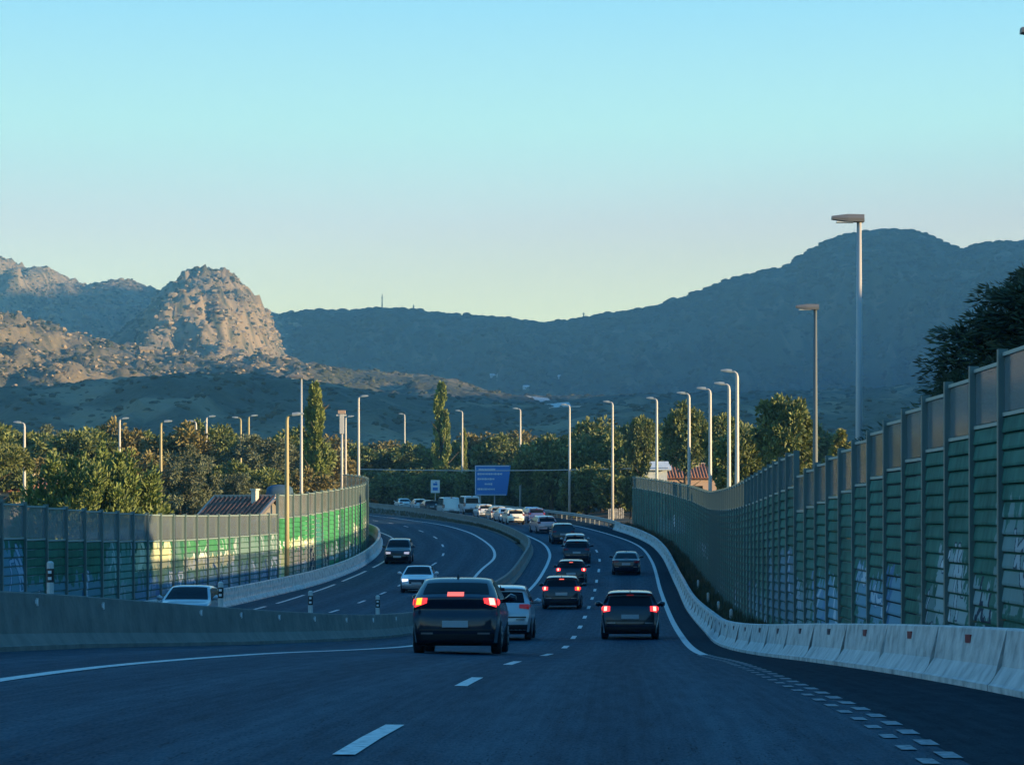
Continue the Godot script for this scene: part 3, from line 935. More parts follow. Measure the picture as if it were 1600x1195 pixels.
func lamps() -> void:
	# right side, nearest first
	lamp(10.55, 49.0, 9.35, "street lamp whose head just enters at the upper right edge", 0, "galvanised", -1)
	lamp(10.18, 75.0, 8.82, "tall grey street lamp with flat head against the sky above the right wall", 0, "galvanised", -1)
	lamp(12.45, 105.0, 8.7, "street lamp with shade painted into its pole, in front of the wooded hill", 0, "lamp_painted_shade", -1)
	lamp(13.2, 150.0, 8.6, "bright tall street lamp left of the round lit tree", 1, "galvanised", -1)
	lamp(14.0, 165.0, 8.65, "slim street lamp just left of the bright tall one", 1, "galvanised", -1)
	lamp(14.1, 182.0, 9.2, "white street lamp behind the right wall, right of the low house", 1, "galvanised", -1)
	lamp(13.85, 200.0, 9.75, "street lamp in front of the low house roof", 1, "galvanised", -1)
	lamp(13.3, 235.0, 11.0, "street lamp at the left end of the low house", 1, "galvanised", -1)
	lamp(10.3, 262.0, 11.9, "street lamp by the far end of the right noise wall", 1, "galvanised", -1)
	lamp(6.3, 280.0, 12.4, "street lamp between the dark trees above the dark van", 1, "galvanised", -1)
	lamp(1.04, 320.0, 13.7, "street lamp just right of the blue direction sign", 1, "galvanised", -1)
	lamp(-6.9, 355.0, 14.9, "street lamp between the two road signs", 1, "galvanised", -1)
	lamp(-17.0, 405.0, 16.5, "street lamp left of the small white road sign", 1, "galvanised", -1)
	# left side
	lamp(-14.5, 176.0, 9.75, "tallest white street lamp beside the left poplar", 0, "galvanised", -1)
	lamp(-15.0, 250.0, 11.9, "white street lamp right of the mast behind the green wall", 1, "galvanised", 1)
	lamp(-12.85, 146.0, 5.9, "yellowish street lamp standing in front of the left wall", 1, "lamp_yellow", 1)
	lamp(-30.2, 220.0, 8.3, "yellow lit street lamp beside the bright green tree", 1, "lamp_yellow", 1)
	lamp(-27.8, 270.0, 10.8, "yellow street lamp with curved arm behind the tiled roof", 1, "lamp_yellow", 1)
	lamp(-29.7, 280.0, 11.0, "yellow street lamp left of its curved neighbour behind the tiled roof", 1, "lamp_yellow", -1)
	lamp(-32.5, 272.0, 10.8, "grey street lamp above the grey green tree", 1, "galvanised", 1)
	lamp(-34.6, 280.0, 10.6, "grey street lamp at the left of the grey green tree", 1, "galvanised", -1)
	lamp(-40.2, 262.0, 10.2, "short street lamp top above the bright green tree", 1, "galvanised", 1)
	lamp(-42.9, 225.0, 8.4, "street lamp near the left edge by the round pine", 1, "galvanised", -1)
	lamp(-19.0, 292.0, 11.6, "dim street lamp with curved arm behind the mast", 1, "galvanised", 1)
	# mast with a boxed sign on top
	var m := base("camera_mast", at(-17.3, ground_y(-17.3, 260) - 0.1, -260), "white mast with a red topped box behind the green wall", "mast")
	var h := 11.0 - ground_y(-17.3, 260)
	var st := tool(true)
	tube(st, [Vector3.ZERO, Vector3(0, h * 0.6, 0), Vector3(0, h - 1.6, 0)], [0.16, 0.13, 0.11], 10)
	put("pole", done(st), M.galvanised, m)
	st = tool()
	bx(st, 0, h - 1.3, 0, 0.42, 2.0, 0.4)
	put("cabinet", done(st), M.plastic_white, m)
	st = tool()
	bx(st, 0, h - 0.1, 0, 0.75, 0.34, 0.5)
	put("box", done(st), M.pink_wall, m)
	st = tool()
	bx(st, -0.05, h - 0.42, 0, 1.0, 0.16, 0.3)
	put("bracket", done(st), M.plastic_white, m)

# ---------- signs, cable, houses ----------
func slab(st: SurfaceTool, pts: Array, z0: float, z1: float) -> void:   # outline counter-clockwise as seen from +z
	loft(st, pts, [at(0, 0, z1), at(0, 0, z0)])

func signs_and_houses() -> void:
	var z := 338.0
	var gx := -3.0
	var gy := ground_y(gx, z)
	var o := base("direction_sign", at(gx, gy, -z), "large blue motorway direction sign with slanted right side and white lines", "road sign")
	var s := z / 4000.0
	var y0 := (810 - 774) * s - gy
	var y1 := (810 - 727) * s - gy
	var xl := -58 * s - gx
	var xr := -2 * s - gx
	var st := tool()
	slab(st, [Vector2(xl, y0), Vector2(xr - 0.5, y0), Vector2(xr, y1), Vector2(xl, y1)], -0.06, 0.06)
	put("panel", done(st), M.sign_blue, o)
	st = tool()
	bx(st, xl + 0.09, (y0 + y1) / 2, 0.07, 0.09, y1 - y0 - 0.12, 0.02)
	bx(st, (xl + xr) / 2 - 0.05, y1 - 0.09, 0.07, xr - xl - 0.3, 0.09, 0.02)
	bx(st, (xl + xr) / 2 - 0.25, y0 + 0.09, 0.07, xr - xl - 0.8, 0.09, 0.02)
	put("border", done(st), M.sign_white, o)
	var r := RandomNumberGenerator.new()
	r.seed = 5
	for row in [[0.55, 0.5, 2.3], [1.12, 0.35, 3.35], [1.78, 0.35, 2.3], [2.45, 1.3, 1.0], [3.12, 0.35, 2.4]]:   # the words cannot be read in the photograph: rows of short strokes
		st = tool()
		var x: float = xl + row[1]
		while x < xl + row[1] + row[2] - 0.1:
			var w := r.randf_range(0.09, 0.19)
			bx(st, x + w / 2, y1 - row[0] - 0.02, 0.07, w, r.randf_range(0.17, 0.27), 0.02)
			x += w + 0.05
		put("lettering", done(st), M.sign_white, o)
	st = tool()
	for x in [xl + 0.7, xl + 2.6]:
		tube(st, [Vector3(x, -0.2, -0.14), Vector3(x, y1 - 0.4, -0.14)], [0.09, 0.09], 8)
	put("post", done(st), M.galvanised, o)
	z = 352.0
	gx = -120.0 * z / 4000.0
	gy = ground_y(gx, z)
	s = z / 4000.0
	o = base("service_sign", at(gx, gy, -z), "small white road sign with a dark lower symbol among the dark trees", "road sign")
	y0 = (810 - 770) * s - gy
	y1 = (810 - 750) * s - gy
	st = tool()
	slab(st, [Vector2(-0.62, y0), Vector2(0.62, y0), Vector2(0.62, y1), Vector2(-0.62, y1)], -0.04, 0.04)
	put("panel", done(st), M.sign_white, o)
	st = tool()
	bx(st, 0, y0 + 0.55, 0.05, 0.7, 0.42, 0.02)
	put("symbol", done(st), M.sign_blue, o)
	st = tool()
	bx(st, 0, y0 + 1.18, 0.05, 0.6, 0.3, 0.02)
	bx(st, 0.1, y0 + 1.45, 0.05, 0.3, 0.12, 0.02)
	put("symbol", done(st), M.sign_blue, o)
	st = tool()
	tube(st, [Vector3(0, -0.2, -0.1), Vector3(0, y1 - 0.2, -0.1)], [0.06, 0.06], 8)
	put("post", done(st), M.galvanised, o)
	# overhead cable strung between lamp columns across the valley road
	st = tool(true)
	var pts := []
	var rad := []
	for k in 25:
		var u := k / 24.0
		pts.append(Vector3(lerpf(-20.0, 16.5, u), 6.35 - 1.0 * u - 0.25 * sin(u * PI), -lerpf(330.0, 270.0, u)))
		rad.append(0.05)
	tube(st, pts, rad, 5)
	tag(put("overhead_cable", done(st), M.galvanised), "thin overhead cable crossing in front of the dark trees", "cable")
	# houses
	house("tiled_house", Vector3(-17.5, ground_y(-17.5, 168) - 0.1, -168.0), 4.0, 4.6, 3.2, 4.7, -0.5, "render_wall", "roof_tile", "low house with brown tiled roof behind the left wall")
	house("pale_house", Vector3(-46.5, ground_y(-46.5, 236) - 0.1, -236.0), 8.0, 6.0, 2.6, 3.5, 0.1, "render_wall", "roof_tile", "cream house with a white chimney at the left edge")
	house("low_house", Vector3(18.6, ground_y(18.6, 290) - 0.1, -290.0), 8.4, 6.0, 4.0, 5.4, 0.06, "pink_wall", "roof_tile", "low pink walled house with brown roof behind the right wall")
	house("pale_cabin", Vector3(15.6, ground_y(15.6, 280) - 0.1, -280.0), 2.6, 3.0, 5.0, 5.7, 0.0, "render_pale", "render_pale", "pale blue cabin left of the pink walled house")
	# tank under a blue cover
	st = tool(true)
	var tk := []
	var tr := []
	for k in 9:
		var a := PI * k / 8.0
		tk.append(Vector3(-1.0 * cos(a), 0, 0))
		tr.append(maxf(0.05, 0.72 * pow(sin(a), 0.45)))
	tube(st, tk, tr, 14)
	tag(put("water_tank", done(st), M.tarp_blue, self, at(-16.9, 1.75, -186)), "dull blue tank behind the tiled roof", "tank")
	st = tool()
	for k in [-0.7, 0.7]:
		bx(st, k, -2.6, 0, 0.3, 4.4, 0.9)
	tag(put("tank_stand", done(st), M.concrete_old, self, at(-16.9, 1.75, -186)), "grey concrete stand under the blue tank", "stand")
	# masts on the far ridge
	for k in [[-50.8, 81.0, 3190.0, 20.0, "thin antenna mast on the saddle ridge"], [-38.5, 79.5, 3195.0, 9.0, "short mast on the saddle ridge right of the tall one"], [28.0, 76.0, 3198.0, 9.0, "tiny mast at the lowest point of the ridge"]]:
		var p := Vector3(k[0] * k[2] / 1000.0, 0, -k[2])
		p.y = hill_y(p.x, k[2]) - 1.0
		st = tool()
		tube(st, [Vector3.ZERO, Vector3(0, k[3], 0)], [0.9, 0.5], 6)
		tube(st, [Vector3(-1.6, k[3] * 0.8, 0), Vector3(1.6, k[3] * 0.8, 0)], [0.35, 0.35], 5)
		tag(put("antenna_mast", done(st), M.post_steel, self, Transform3D(Basis(), p)), k[4], "mast")
	# pale track climbing the shaded slope
	st = tool()
	var was := []
	var line := [[-10.0, 57.5], [-7.0, 55.0], [-2.0, 52.5], [3.0, 51.5], [7.0, 48.0], [11.0, 46.2], [16.0, 44.6], [24.0, 43.4]]
	for k in 57:
		var u := minf(k / 8.0, 6.999)
		var b: float = lerpf(line[int(u)][0], line[int(u) + 1][0], u - int(u)) / 1000.0
		var e: float = lerpf(line[int(u)][1], line[int(u) + 1][1], u - int(u)) / 1000.0
		var zt := 760.0
		while zt < 3200.0 and hill_y(b * zt, zt) < e * zt:
			zt += 2.0
		var pair := []
		for w in [-5.0, 5.0]:
			pair.append(Vector3(b * zt + w, hill_y(b * zt + w, zt - absf(w)) + 0.9, -zt - absf(w) * 0.3))
		if was and was[0].distance_to(pair[0]) < 130.0:
			quad(st, was[0], was[1], pair[1], pair[0])
		was = pair
	struct(put("hill_path", done(st), M.concrete), "pale track climbing the shaded hillside")
	for k in [[-7.5, 55.0, "white house on the shaded hillside, topmost of three"], [5.5, 50.5, "white house on the shaded hillside, middle of three"], [19.0, 54.5, "white house on the shaded hillside, rightmost of three"]]:
		var z1 := 700.0
		while z1 < 3200.0 and hill_y(k[0] * z1 / 1000.0, z1) < k[1] * z1 / 1000.0:
			z1 += 4.0
		house("hillside_house", Vector3(k[0] * z1 / 1000.0, k[1] * z1 / 1000.0 - 0.5, -z1), 6.0, 5.0, 3.2, 4.8, 0.3, "render_pale", "render_pale", k[2])
	var q := Vector3(-143.0 * 1.66, 0, -1660.0)
	q.y = hill_y(q.x, 1660.0) - 0.8
	house("stone_farmhouse", q, 9.0, 7.0, 4.6, 6.6, 0.3, "boulder", "boulder", "beige farmhouse on the sunlit slope below the rocky peak")

func house(called: String, p: Vector3, w: float, d: float, eave: float, ridge: float, turn: float, wall: String, roof: String, label: String) -> void:
	var o := base(called, Transform3D(Basis(Vector3.UP, turn), p), label, "house")
	var st := tool()
	bx(st, 0, eave / 2, 0, w, eave, d)
	for s in [-1, 1]:
		if s > 0:
			tri(st, Vector3(w / 2, eave, d / 2), Vector3(w / 2, eave, -d / 2), Vector3(w / 2, ridge - 0.1, 0))
		else:
			tri(st, Vector3(-w / 2, eave, -d / 2), Vector3(-w / 2, eave, d / 2), Vector3(-w / 2, ridge - 0.1, 0))
	put("wall", done(st), M[wall], o)
	st = tool()
	var e := 0.45
	var drop := (ridge - eave) / (d / 2) * e
	for s in [-1.0, 1.0]:
		var a := Vector3(0, ridge, 0)
		var b := Vector3(0, eave - drop, s * (d / 2 + e))
		var along := (b - a)
		var up := Vector3(0, along.z * s, -along.y * s).normalized()
		var t := Transform3D(Basis(Vector3.RIGHT, up, Vector3.RIGHT.cross(up)), (a + b) / 2 + up * 0.06)
		box(st, t, Vector3(w + 2 * e, 0.12, along.length()))
	var rf := put("roof", done(st), M[roof], o)
	if roof == "roof_tile":
		st = tool(true)   # rows of half-round tiles down the slope
		var n := int((w + 2 * e) / 0.34)
		for s in [-1.0, 1.0]:
			for k in n:
				var x := -w / 2 - e + 0.17 + k * (w + 2 * e - 0.34) / (n - 1)
				tube(st, [Vector3(x, ridge + 0.1, s * 0.1), Vector3(x, eave - drop + 0.1, s * (d / 2 + e))], [0.11, 0.12], 6)
		var tl := put("roof_tiles", done(st), M[roof], rf)
		tl.set_meta("kind", "stuff")
		st = tool()
		bx(st, 0, ridge + 0.16, 0, w + 2 * e, 0.2, 0.3)
		for s in [-1.0, 1.0]:
			for g in [-1.0, 1.0]:
				tube(st, [Vector3(g * (w / 2 + e), ridge + 0.14, 0), Vector3(g * (w / 2 + e), eave - drop + 0.14, s * (d / 2 + e))], [0.12, 0.12], 6)
		put("ridge", done(st), M.roof_ridge, rf)
		st = tool()
		bx(st, w * 0.28, ridge + 0.05, d * 0.12, 0.36, 1.0, 0.36)
		bx(st, w * 0.28, ridge + 0.58, d * 0.12, 0.48, 0.1, 0.48)
		put("chimney", done(st), M.render_wall, rf)
	for s in [-1.0, 1.0]:
		st = tool()
		bx(st, s * w * 0.25, eave * 0.58, d / 2 + 0.01, w * 0.13, eave * 0.34, 0.06)
		put("window", done(st), M.car_glass, o)
	st = tool()
	bx(st, 0, minf(1.05, eave * 0.4), d / 2 + 0.01, 0.9, minf(2.1, eave * 0.8), 0.06)
	put("door", done(st), M.post_steel, o)

# ---------- trees ----------
func crown(kind: String, seed_: int) -> ArrayMesh:
	var key := "crown" + kind + str(seed_)
	if cache.has(key):
		return cache[key]
	var r := RandomNumberGenerator.new()
	r.seed = seed_ * 31 + hash(kind) % 1000
	var clumps := 95
	var each := 80
	var cr := 1.0
	var leaf := Vector2(0.40, 0.27)
	var ca := Color(0.045, 0.062, 0.020)
	var cb := Color(0.095, 0.115, 0.034)
	match kind:
		"poplar": clumps = 150; each = 80; cr = 0.75; leaf = Vector2(0.34, 0.2); ca = Color(0.12, 0.16, 0.045); cb = Color(0.25, 0.31, 0.09)
		"pine": clumps = 90; each = 90; cr = 0.8; leaf = Vector2(0.34, 0.14); ca = Color(0.07, 0.10, 0.03); cb = Color(0.16, 0.18, 0.05)
		"cone": clumps = 90; each = 80; cr = 0.6; leaf = Vector2(0.32, 0.18); ca = Color(0.14, 0.16, 0.05); cb = Color(0.25, 0.26, 0.09)
		"bush": clumps = 44; each = 80; cr = 0.55; leaf = Vector2(0.24, 0.16); ca = Color(0.08, 0.10, 0.028); cb = Color(0.18, 0.19, 0.055)
		"upright": clumps = 420; each = 120; cr = 0.75; leaf = Vector2(0.25, 0.12); ca = Color(0.055, 0.09, 0.026); cb = Color(0.20, 0.265, 0.075)
		"olive": clumps = 110; each = 90; cr = 0.6; leaf = Vector2(0.28, 0.12); ca = Color(0.08, 0.11, 0.065); cb = Color(0.16, 0.185, 0.115)
		"cedar": clumps = 900; each = 120; cr = 0.8; leaf = Vector2(0.24, 0.06); ca = Color(0.018, 0.038, 0.018); cb = Color(0.048, 0.075, 0.034)
		"round", "lit": clumps = 110; each = 90; cr = 0.85; ca = Color(0.07, 0.098, 0.034); cb = Color(0.175, 0.215, 0.07)
		"autumn": clumps = 60; each = 80; cr = 0.6; leaf = Vector2(0.26, 0.17); ca = Color(0.22, 0.085, 0.03); cb = Color(0.36, 0.18, 0.06)
		"brown": clumps = 95; each = 80; cr = 1.0; ca = Color(0.11, 0.10, 0.04); cb = Color(0.23, 0.20, 0.075)
		"dark": clumps = 110; each = 85; cr = 1.0; ca = Color(0.07, 0.098, 0.034); cb = Color(0.175, 0.215, 0.07)
	var v := PackedVector3Array()
	var col := PackedColorArray()
	var idx := PackedInt32Array()
	for k in clumps:
		# all crowns are 1 high (y from 0 to 1) and about 1 across before scaling; here laid out at 8 m by 7 m and so on
		var d := Vector3(r.randfn(), r.randfn(), r.randfn()).normalized()
		var c := Vector3.ZERO
		var rad := cr * r.randf_range(0.65, 1.25)
		match kind:
			"poplar":
				var t := r.randf()
				var w := 1.05 * pow(sin(PI * clampf(t * 0.86 + 0.1, 0, 1)), 0.6)
				var a := r.randf() * TAU
				c = Vector3(cos(a) * w * sqrt(r.randf()) * (0.8 + 0.35 * sin(t * 17.0 + a * 2.0)), 1.0 + t * 13.5, sin(a) * w * sqrt(r.randf()))
				rad *= 0.75
			"pine":
				c = Vector3(d.x * 3.2, 5.2 + absf(d.y) * 1.6, d.z * 3.2)
			"cone":
				var t := r.randf()
				var w := 1.9 * (1.0 - t) + 0.1
				var a := r.randf() * TAU
				c = Vector3(cos(a) * w, 0.6 + t * 5.4, sin(a) * w)
				rad *= 1.1 - 0.6 * t
			"bush", "autumn":
				c = Vector3(d.x * 1.5, 1.0 + d.y * 0.9, d.z * 1.5) * pow(r.randf(), 0.3)
				c.y = absf(c.y) + 0.2
			"upright":   # a broad dome set with upright shoots
				var a := r.randf() * TAU
				var q := sqrt(r.randf())
				var t := r.randf()
				var dome := 6.2 * sqrt(maxf(0.05, 1.0 - 0.8 * q * q)) * (0.86 + 0.2 * sin(a * 5.0) * sin(q * 9.0 + a))
				c = Vector3(cos(a) * q * 3.9, 0.5 + pow(t, 0.6) * (dome - 0.5), sin(a) * q * 3.9)
			"cedar":   # a broad dome of level sprays, about 12 high and 12 across
				var t := r.randf()
				var a := r.randf() * TAU
				var w := (5.6 * pow(1.0 - t, 0.55) * (0.85 + 0.3 * sin(a * 3.0 + t * 14.0)) + 0.2) * sqrt(r.randf_range(0.12, 1.0))
				c = Vector3(cos(a) * w, 2.0 + t * 9.8 - w * 0.06, sin(a) * w)
			"round":   # a broad round head on a tall stem
				var rr := pow(r.randf(), 0.33)
				c = Vector3(d.x * 2.6 * rr, 7.6 + d.y * 2.9 * rr, d.z * 2.6 * rr)
			_:
				var rr := pow(r.randf(), 0.33)
				c = Vector3(d.x * 3.0, 4.6 + d.y * 2.7, d.z * 3.0) * Vector3(rr, 1, rr)
				c.y = 4.6 + d.y * 2.7 * rr
		var shade := r.randf_range(0.75, 1.2)
		for j in each:
			var e := Vector3(r.randfn(), r.randfn(), r.randfn()).normalized()
			var p := c + e * rad * pow(r.randf(), 0.36) * Vector3(1, 0.8, 1)
			var out := e
			if kind == "poplar" or kind == "upright":
				var thin := 0.5 if kind == "poplar" else lerpf(1.0, 0.55, smoothstep(3.0, 5.5, c.y))
				p = c + Vector3(e.x * thin, e.y * (1.5 if kind == "poplar" else 1.9 - thin), e.z * thin) * rad * pow(r.randf(), 0.45)
				out = (Vector3(e.x, absf(e.y) * 0.6 + (1.0 if kind == "poplar" else 0.55), e.z)).normalized()
			elif kind == "cedar":
				var rd := Vector3(c.x, 0, c.z).normalized()
				p = c + (rd * e.x * 1.1 + rd.cross(Vector3.UP) * e.z * 0.75 + Vector3(0, e.y * 0.5, 0)) * rad * pow(r.randf(), 0.4)
				out = (rd * 0.7 + e + Vector3(0, 0.15, 0)).normalized()
			var s := r.randf_range(0.65, 1.35)
			var side := out.cross(Vector3(r.randfn(), r.randfn(), r.randfn())).normalized()
			var fold := out.cross(side) * leaf.y * 0.25 * s
			var i := v.size()
			v.append(p - out * leaf.x * 0.5 * s)
			v.append(p + side * leaf.y * 0.5 * s + fold)
			v.append(p + out * leaf.x * 0.5 * s)
			v.append(p - side * leaf.y * 0.5 * s + fold)
			var cc := ca.lerp(cb, r.randf()) * shade
			for q in 4:
				col.append(cc)
			idx.append_array([i, i + 2, i + 1, i, i + 3, i + 2])
	var arr := []
	arr.resize(Mesh.ARRAY_MAX)
	arr[Mesh.ARRAY_VERTEX] = v
	arr[Mesh.ARRAY_COLOR] = col
	arr[Mesh.ARRAY_INDEX] = idx
	var me := ArrayMesh.new()
	me.add_surface_from_arrays(Mesh.PRIMITIVE_TRIANGLES, arr)
	cache[key] = me
	return me

func trunk(kind: String, seed_: int) -> ArrayMesh:
	var key := "trunk" + kind + str(seed_)
	if cache.has(key):
		return cache[key]
	var r := RandomNumberGenerator.new()
	r.seed = seed_ * 17 + 3
	var st := tool(true)
	var h := 4.6
	var w := 0.22
	match kind:
		"poplar": h = 13.0; w = 0.2
		"pine": h = 5.6; w = 0.2
		"cone": h = 5.0; w = 0.12
		"bush", "autumn": h = 1.2; w = 0.06
		"upright": h = 3.0; w = 0.2
		"round": h = 7.4; w = 0.24
		"cedar": h = 11.0; w = 0.34
	tube(st, [Vector3(0, -0.4, 0), Vector3(0.05, h * 0.3, 0.03), Vector3(-0.04, h * 0.7, 0), Vector3(0, h, 0.02)], [w * 1.25, w, w * 0.7, w * 0.25], 8)
	for k in 7:
		var a := r.randf() * TAU
		var y := h * r.randf_range(0.35, 0.9)
		var l := 1.2 if kind == "cedar" else h * 0.35 if kind != "poplar" else 1.0 + (h - y) * 0.15
		var up := 0.9 if kind in ["poplar", "upright", "bush", "autumn"] else 0.35
		tube(st, [Vector3(0, y, 0), Vector3(cos(a) * l * 0.5, y + l * up * 0.4, sin(a) * l * 0.5), Vector3(cos(a) * l, y + l * up, sin(a) * l)], [w * 0.5, w * 0.3, w * 0.08], 6)
	cache[key] = done(st)
	return cache[key]

func tree(called: String, kind: String, v: int, x: float, z: float, wide: float, tall: float, label: String, category := "tree", group := "", sink := 0.0) -> void:
	var turn := fmod(x * 1.7 + z * 0.37, TAU)
	var o := base(called, Transform3D(Basis(Vector3.UP, turn).scaled(Vector3(wide, tall, wide)), Vector3(x, ground_y(x, z) - sink, -z)), label, category, group)
	put("crown" if category == "tree" else "foliage", crown(kind, v), M.leaf, o)
	put("trunk" if category == "tree" else "stem", trunk(kind, v), M.bark, o)

func trees() -> void:
	# left, near
	tree("leafy_tree", "upright", 1, -22.9, 140, 1.08, 1.2, "broad bright green tree with upright shoots behind the left wall")
	tree("umbrella_pine", "pine", 1, -41.8, 205, 0.95, 1.0, "round topped pine at the left edge")
	tree("olive_tree", "olive", 1, -24.6, 192, 0.82, 0.98, "grey green tree behind the red bush")
	tree("olive_tree", "olive", 2, -21.4, 200, 0.62, 0.72, "lower grey green tree just above the tiled roof")
	tree("red_bush", "autumn", 1, -19.6, 152, 1.05, 1.25, "red and orange bush right of the bright green tree", "bush")
	tree("red_bush", "autumn", 2, -17.6, 149, 0.8, 0.95, "small orange bush in front of the tiled house", "bush")
	tree("green_bush", "bush", 1, -20.6, 143, 1.0, 1.45, "green bush at the right foot of the bright green tree", "bush")
	tree("green_bush", "bush", 2, -18.2, 142, 1.0, 0.95, "low green bush along the top of the left wall below the red bush", "bush")
	tree("green_bush", "bush", 1, -16.3, 150, 0.8, 1.0, "low green bush before the tiled house at the step of the left wall", "bush")
	tree("green_bush", "bush", 2, -14.2, 178, 1.0, 1.5, "green bush at the foot of the left poplar", "bush")
	tree("green_bush", "bush", 1, -15.9, 158, 0.8, 1.25, "green bush half hiding the tiled roof", "bush")
	tree("green_bush", "bush", 2, -17.4, 157, 0.8, 1.1, "green bush at the left corner of the tiled house", "bush")
	tree("poplar", "poplar", 1, -19.2, 250, 1.12, 0.93, "tall poplar beside the tallest left lamp")
	tree("poplar", "poplar", 2, -10.0, 362, 1.30, 1.18, "distant poplar left of the centre of the road bend")
	tree("poplar", "poplar", 3, -6.9, 366, 0.6, 0.74, "smaller poplar sapling close to the distant poplar")
	# band of trees behind the left bank
	var back := ["lit", "brown", "dark", "lit", "olive", "lit", "brown"]
	var words := ["yellow green", "brownish", "dark evergreen", "sunlit leafy", "grey green", "pale green", "russet tinged"]
	var i := 0
	var x := -66.0
	while x < -19.0:
		var k := i % 7
		var zz := 285.0 + 22.0 * sin(i * 2.1)
		tree("valley_tree", back[k], 1 + i % 2, x * zz / 290.0, zz, rng.randf_range(1.1, 1.35), rng.randf_range(1.18, 1.36), "%s tree in the valley row at the left, %s from the left" % [words[k], ordinal(i)], "tree", "valley trees behind the left houses")
		x += rng.randf_range(2.8, 3.9)
		i += 1
	i = 0
	x = -60.0
	while x < -17.5:
		var k := (i * 3 + 1) % 7
		var zz := 245.0 + 12.0 * sin(i * 1.7)
		tree("garden_tree", back[k], 1 + (i + 1) % 2, x * zz / 250.0, zz, rng.randf_range(0.8, 1.0), rng.randf_range(0.78, 0.98), "%s garden tree in front of the valley row, %s from the left edge" % [words[k], ordinal(i)], "tree", "garden trees in front of the valley row", 0.8)
		x += rng.randf_range(2.9, 4.2)
		i += 1
	# behind the bend
	i = 0
	for t in [[-29.5, 390, 1.3, 1.3, "lit"], [-26.5, 398, 1.35, 1.32, "brown"], [-23.0, 385, 1.3, 1.25, "lit"], [-19.5, 400, 1.4, 1.3, "brown"], [-16.5, 385, 1.3, 1.25, "lit"], [-13.0, 392, 1.4, 1.2, "dark"], [-9.5, 385, 1.3, 1.25, "lit"], [-5.5, 390, 1.4, 1.4, "brown"], [-2.0, 382, 1.3, 1.35, "lit"], [1.5, 386, 1.35, 1.42, "brown"], [4.8, 372, 1.3, 1.3, "lit"]]:
		tree("bend_tree", t[4], 1 + i % 2, t[0], t[1], t[2], t[3], "%s behind the far bend, %s from the left" % [{"lit": "sunlit green tree", "brown": "reddish brown tree", "dark": "dark green tree"}[t[4]], ordinal(i)], "tree", "trees behind the far bend")
		i += 1
	i = 0
	for t in [[-26, 425, 1.3, 0.9], [-23.5, 410, 1.3, 0.92], [-20.0, 378, 1.25, 0.9], [-16.5, 370, 1.2, 0.95], [-13.5, 366, 1.2, 0.94], [-10.3, 362, 1.2, 0.95], [-7.4, 358, 1.15, 0.98], [-4.4, 354, 1.15, 1.0], [-1.4, 350, 1.15, 1.0], [1.4, 342, 1.15, 1.05], [4.2, 332, 1.1, 1.05], [6.6, 320, 1.0, 1.0]]:
		tree("roadside_tree", "dark", 1 + i % 2, t[0], t[1], t[2], t[3], "shaded leafy tree right behind the guard rail, %s from the left" % ordinal(i), "tree", "shaded trees behind the guard rail", 1.8)
		i += 1
	# dark mass right of the bend
	i = 0
	for t in [[4.6, 302, 1.2, 1.32], [7.6, 306, 1.25, 1.36], [10.6, 300, 1.25, 1.34], [13.6, 296, 1.25, 1.36], [16.6, 304, 1.3, 1.4], [19.8, 306, 1.3, 1.42], [23.0, 308, 1.3, 1.42], [26.0, 300, 1.3, 1.36], [29.0, 296, 1.3, 1.3], [8.2, 282, 0.9, 0.9], [11.8, 278, 0.9, 0.85], [24.5, 262, 0.95, 1.0]]:
		tree("dark_tree", "dark", 1 + i % 2, t[0], t[1], t[2], t[3], "tall dark tree of the grove right of the bend, %s from the left" % ordinal(i) if i < 9 else "lower dark tree of the grove right of the bend, %s of three" % ordinal(i - 9), "tree", "grove right of the bend", 0.8)
		i += 1
	tree("yellow_bush", "lit", 2, 7.2, 286, 0.62, 0.86, "yellow lit bushy tree beside the lamp above the dark van", "tree", "", 1.6)
	tree("yellow_bush", "lit", 1, 12.4, 268, 0.42, 0.62, "yellow lit bushy tree at the end of the right noise wall")
	tree("lit_tree", "round", 1, 13.3, 264, 0.55, 1.0, "sunlit tree top left of the low house lamps")
	tree("lit_tree", "round", 2, 17.2, 254, 0.75, 1.06, "sunlit tree top above the low house")
	tree("lit_tree", "round", 1, 19.4, 236, 0.6, 0.95, "sunlit tree top between the two slim lamps")
	# right of the lamps
	tree("round_tree", "round", 1, 20.3, 190, 0.80, 1.08, "large round sunlit tree behind the right wall")
	tree("round_tree", "round", 2, 17.4, 197, 0.72, 0.86, "lower left lobe of trees beside the large round sunlit tree")
	tree("conical_tree", "cone", 1, 22.8, 178, 1.15, 1.42, "pointed sunlit tree right of the large round tree")
	tree("conical_tree", "cone", 2, 24.9, 172, 0.85, 1.30, "smaller pointed reddish tree just above the stepped wall")
	# tall conifers behind the near wall
	tree("tall_conifer", "cedar", 1, 15.2, 71, 1.12, 0.86, "huge dark conifer behind the near right wall at the picture edge")
	tree("tall_conifer", "cedar", 2, 12.2, 70, 0.38, 0.62, "smaller dark conifer at the left side of the huge one")
	# grove on the sunny side, outside the picture, that shades the near road
	i = 0
	for zz in [-58, -46, -34, -22, -12, -2, 8, 18, 28, 38, 48, 57, 65, 74, 80]:
		tree("grove_tree", "dark", 1 + i % 2, 33.0 + 4.0 * sin(i * 2.3), zz, 1.6, 1.52 + 0.12 * sin(i * 1.9), "dark tree in the front row on the right bank, %s along" % ordinal(i), "tree", "grove on the right bank", 1.5)
		tree("grove_tree", "dark", 2 - i % 2, 43.0 + 3.0 * sin(i * 1.3), zz + 4, 1.6, 1.5 + 0.1 * sin(i * 2.7), "dark tree in the back row on the right bank, %s along" % ordinal(i), "tree", "grove on the right bank", 1.5)
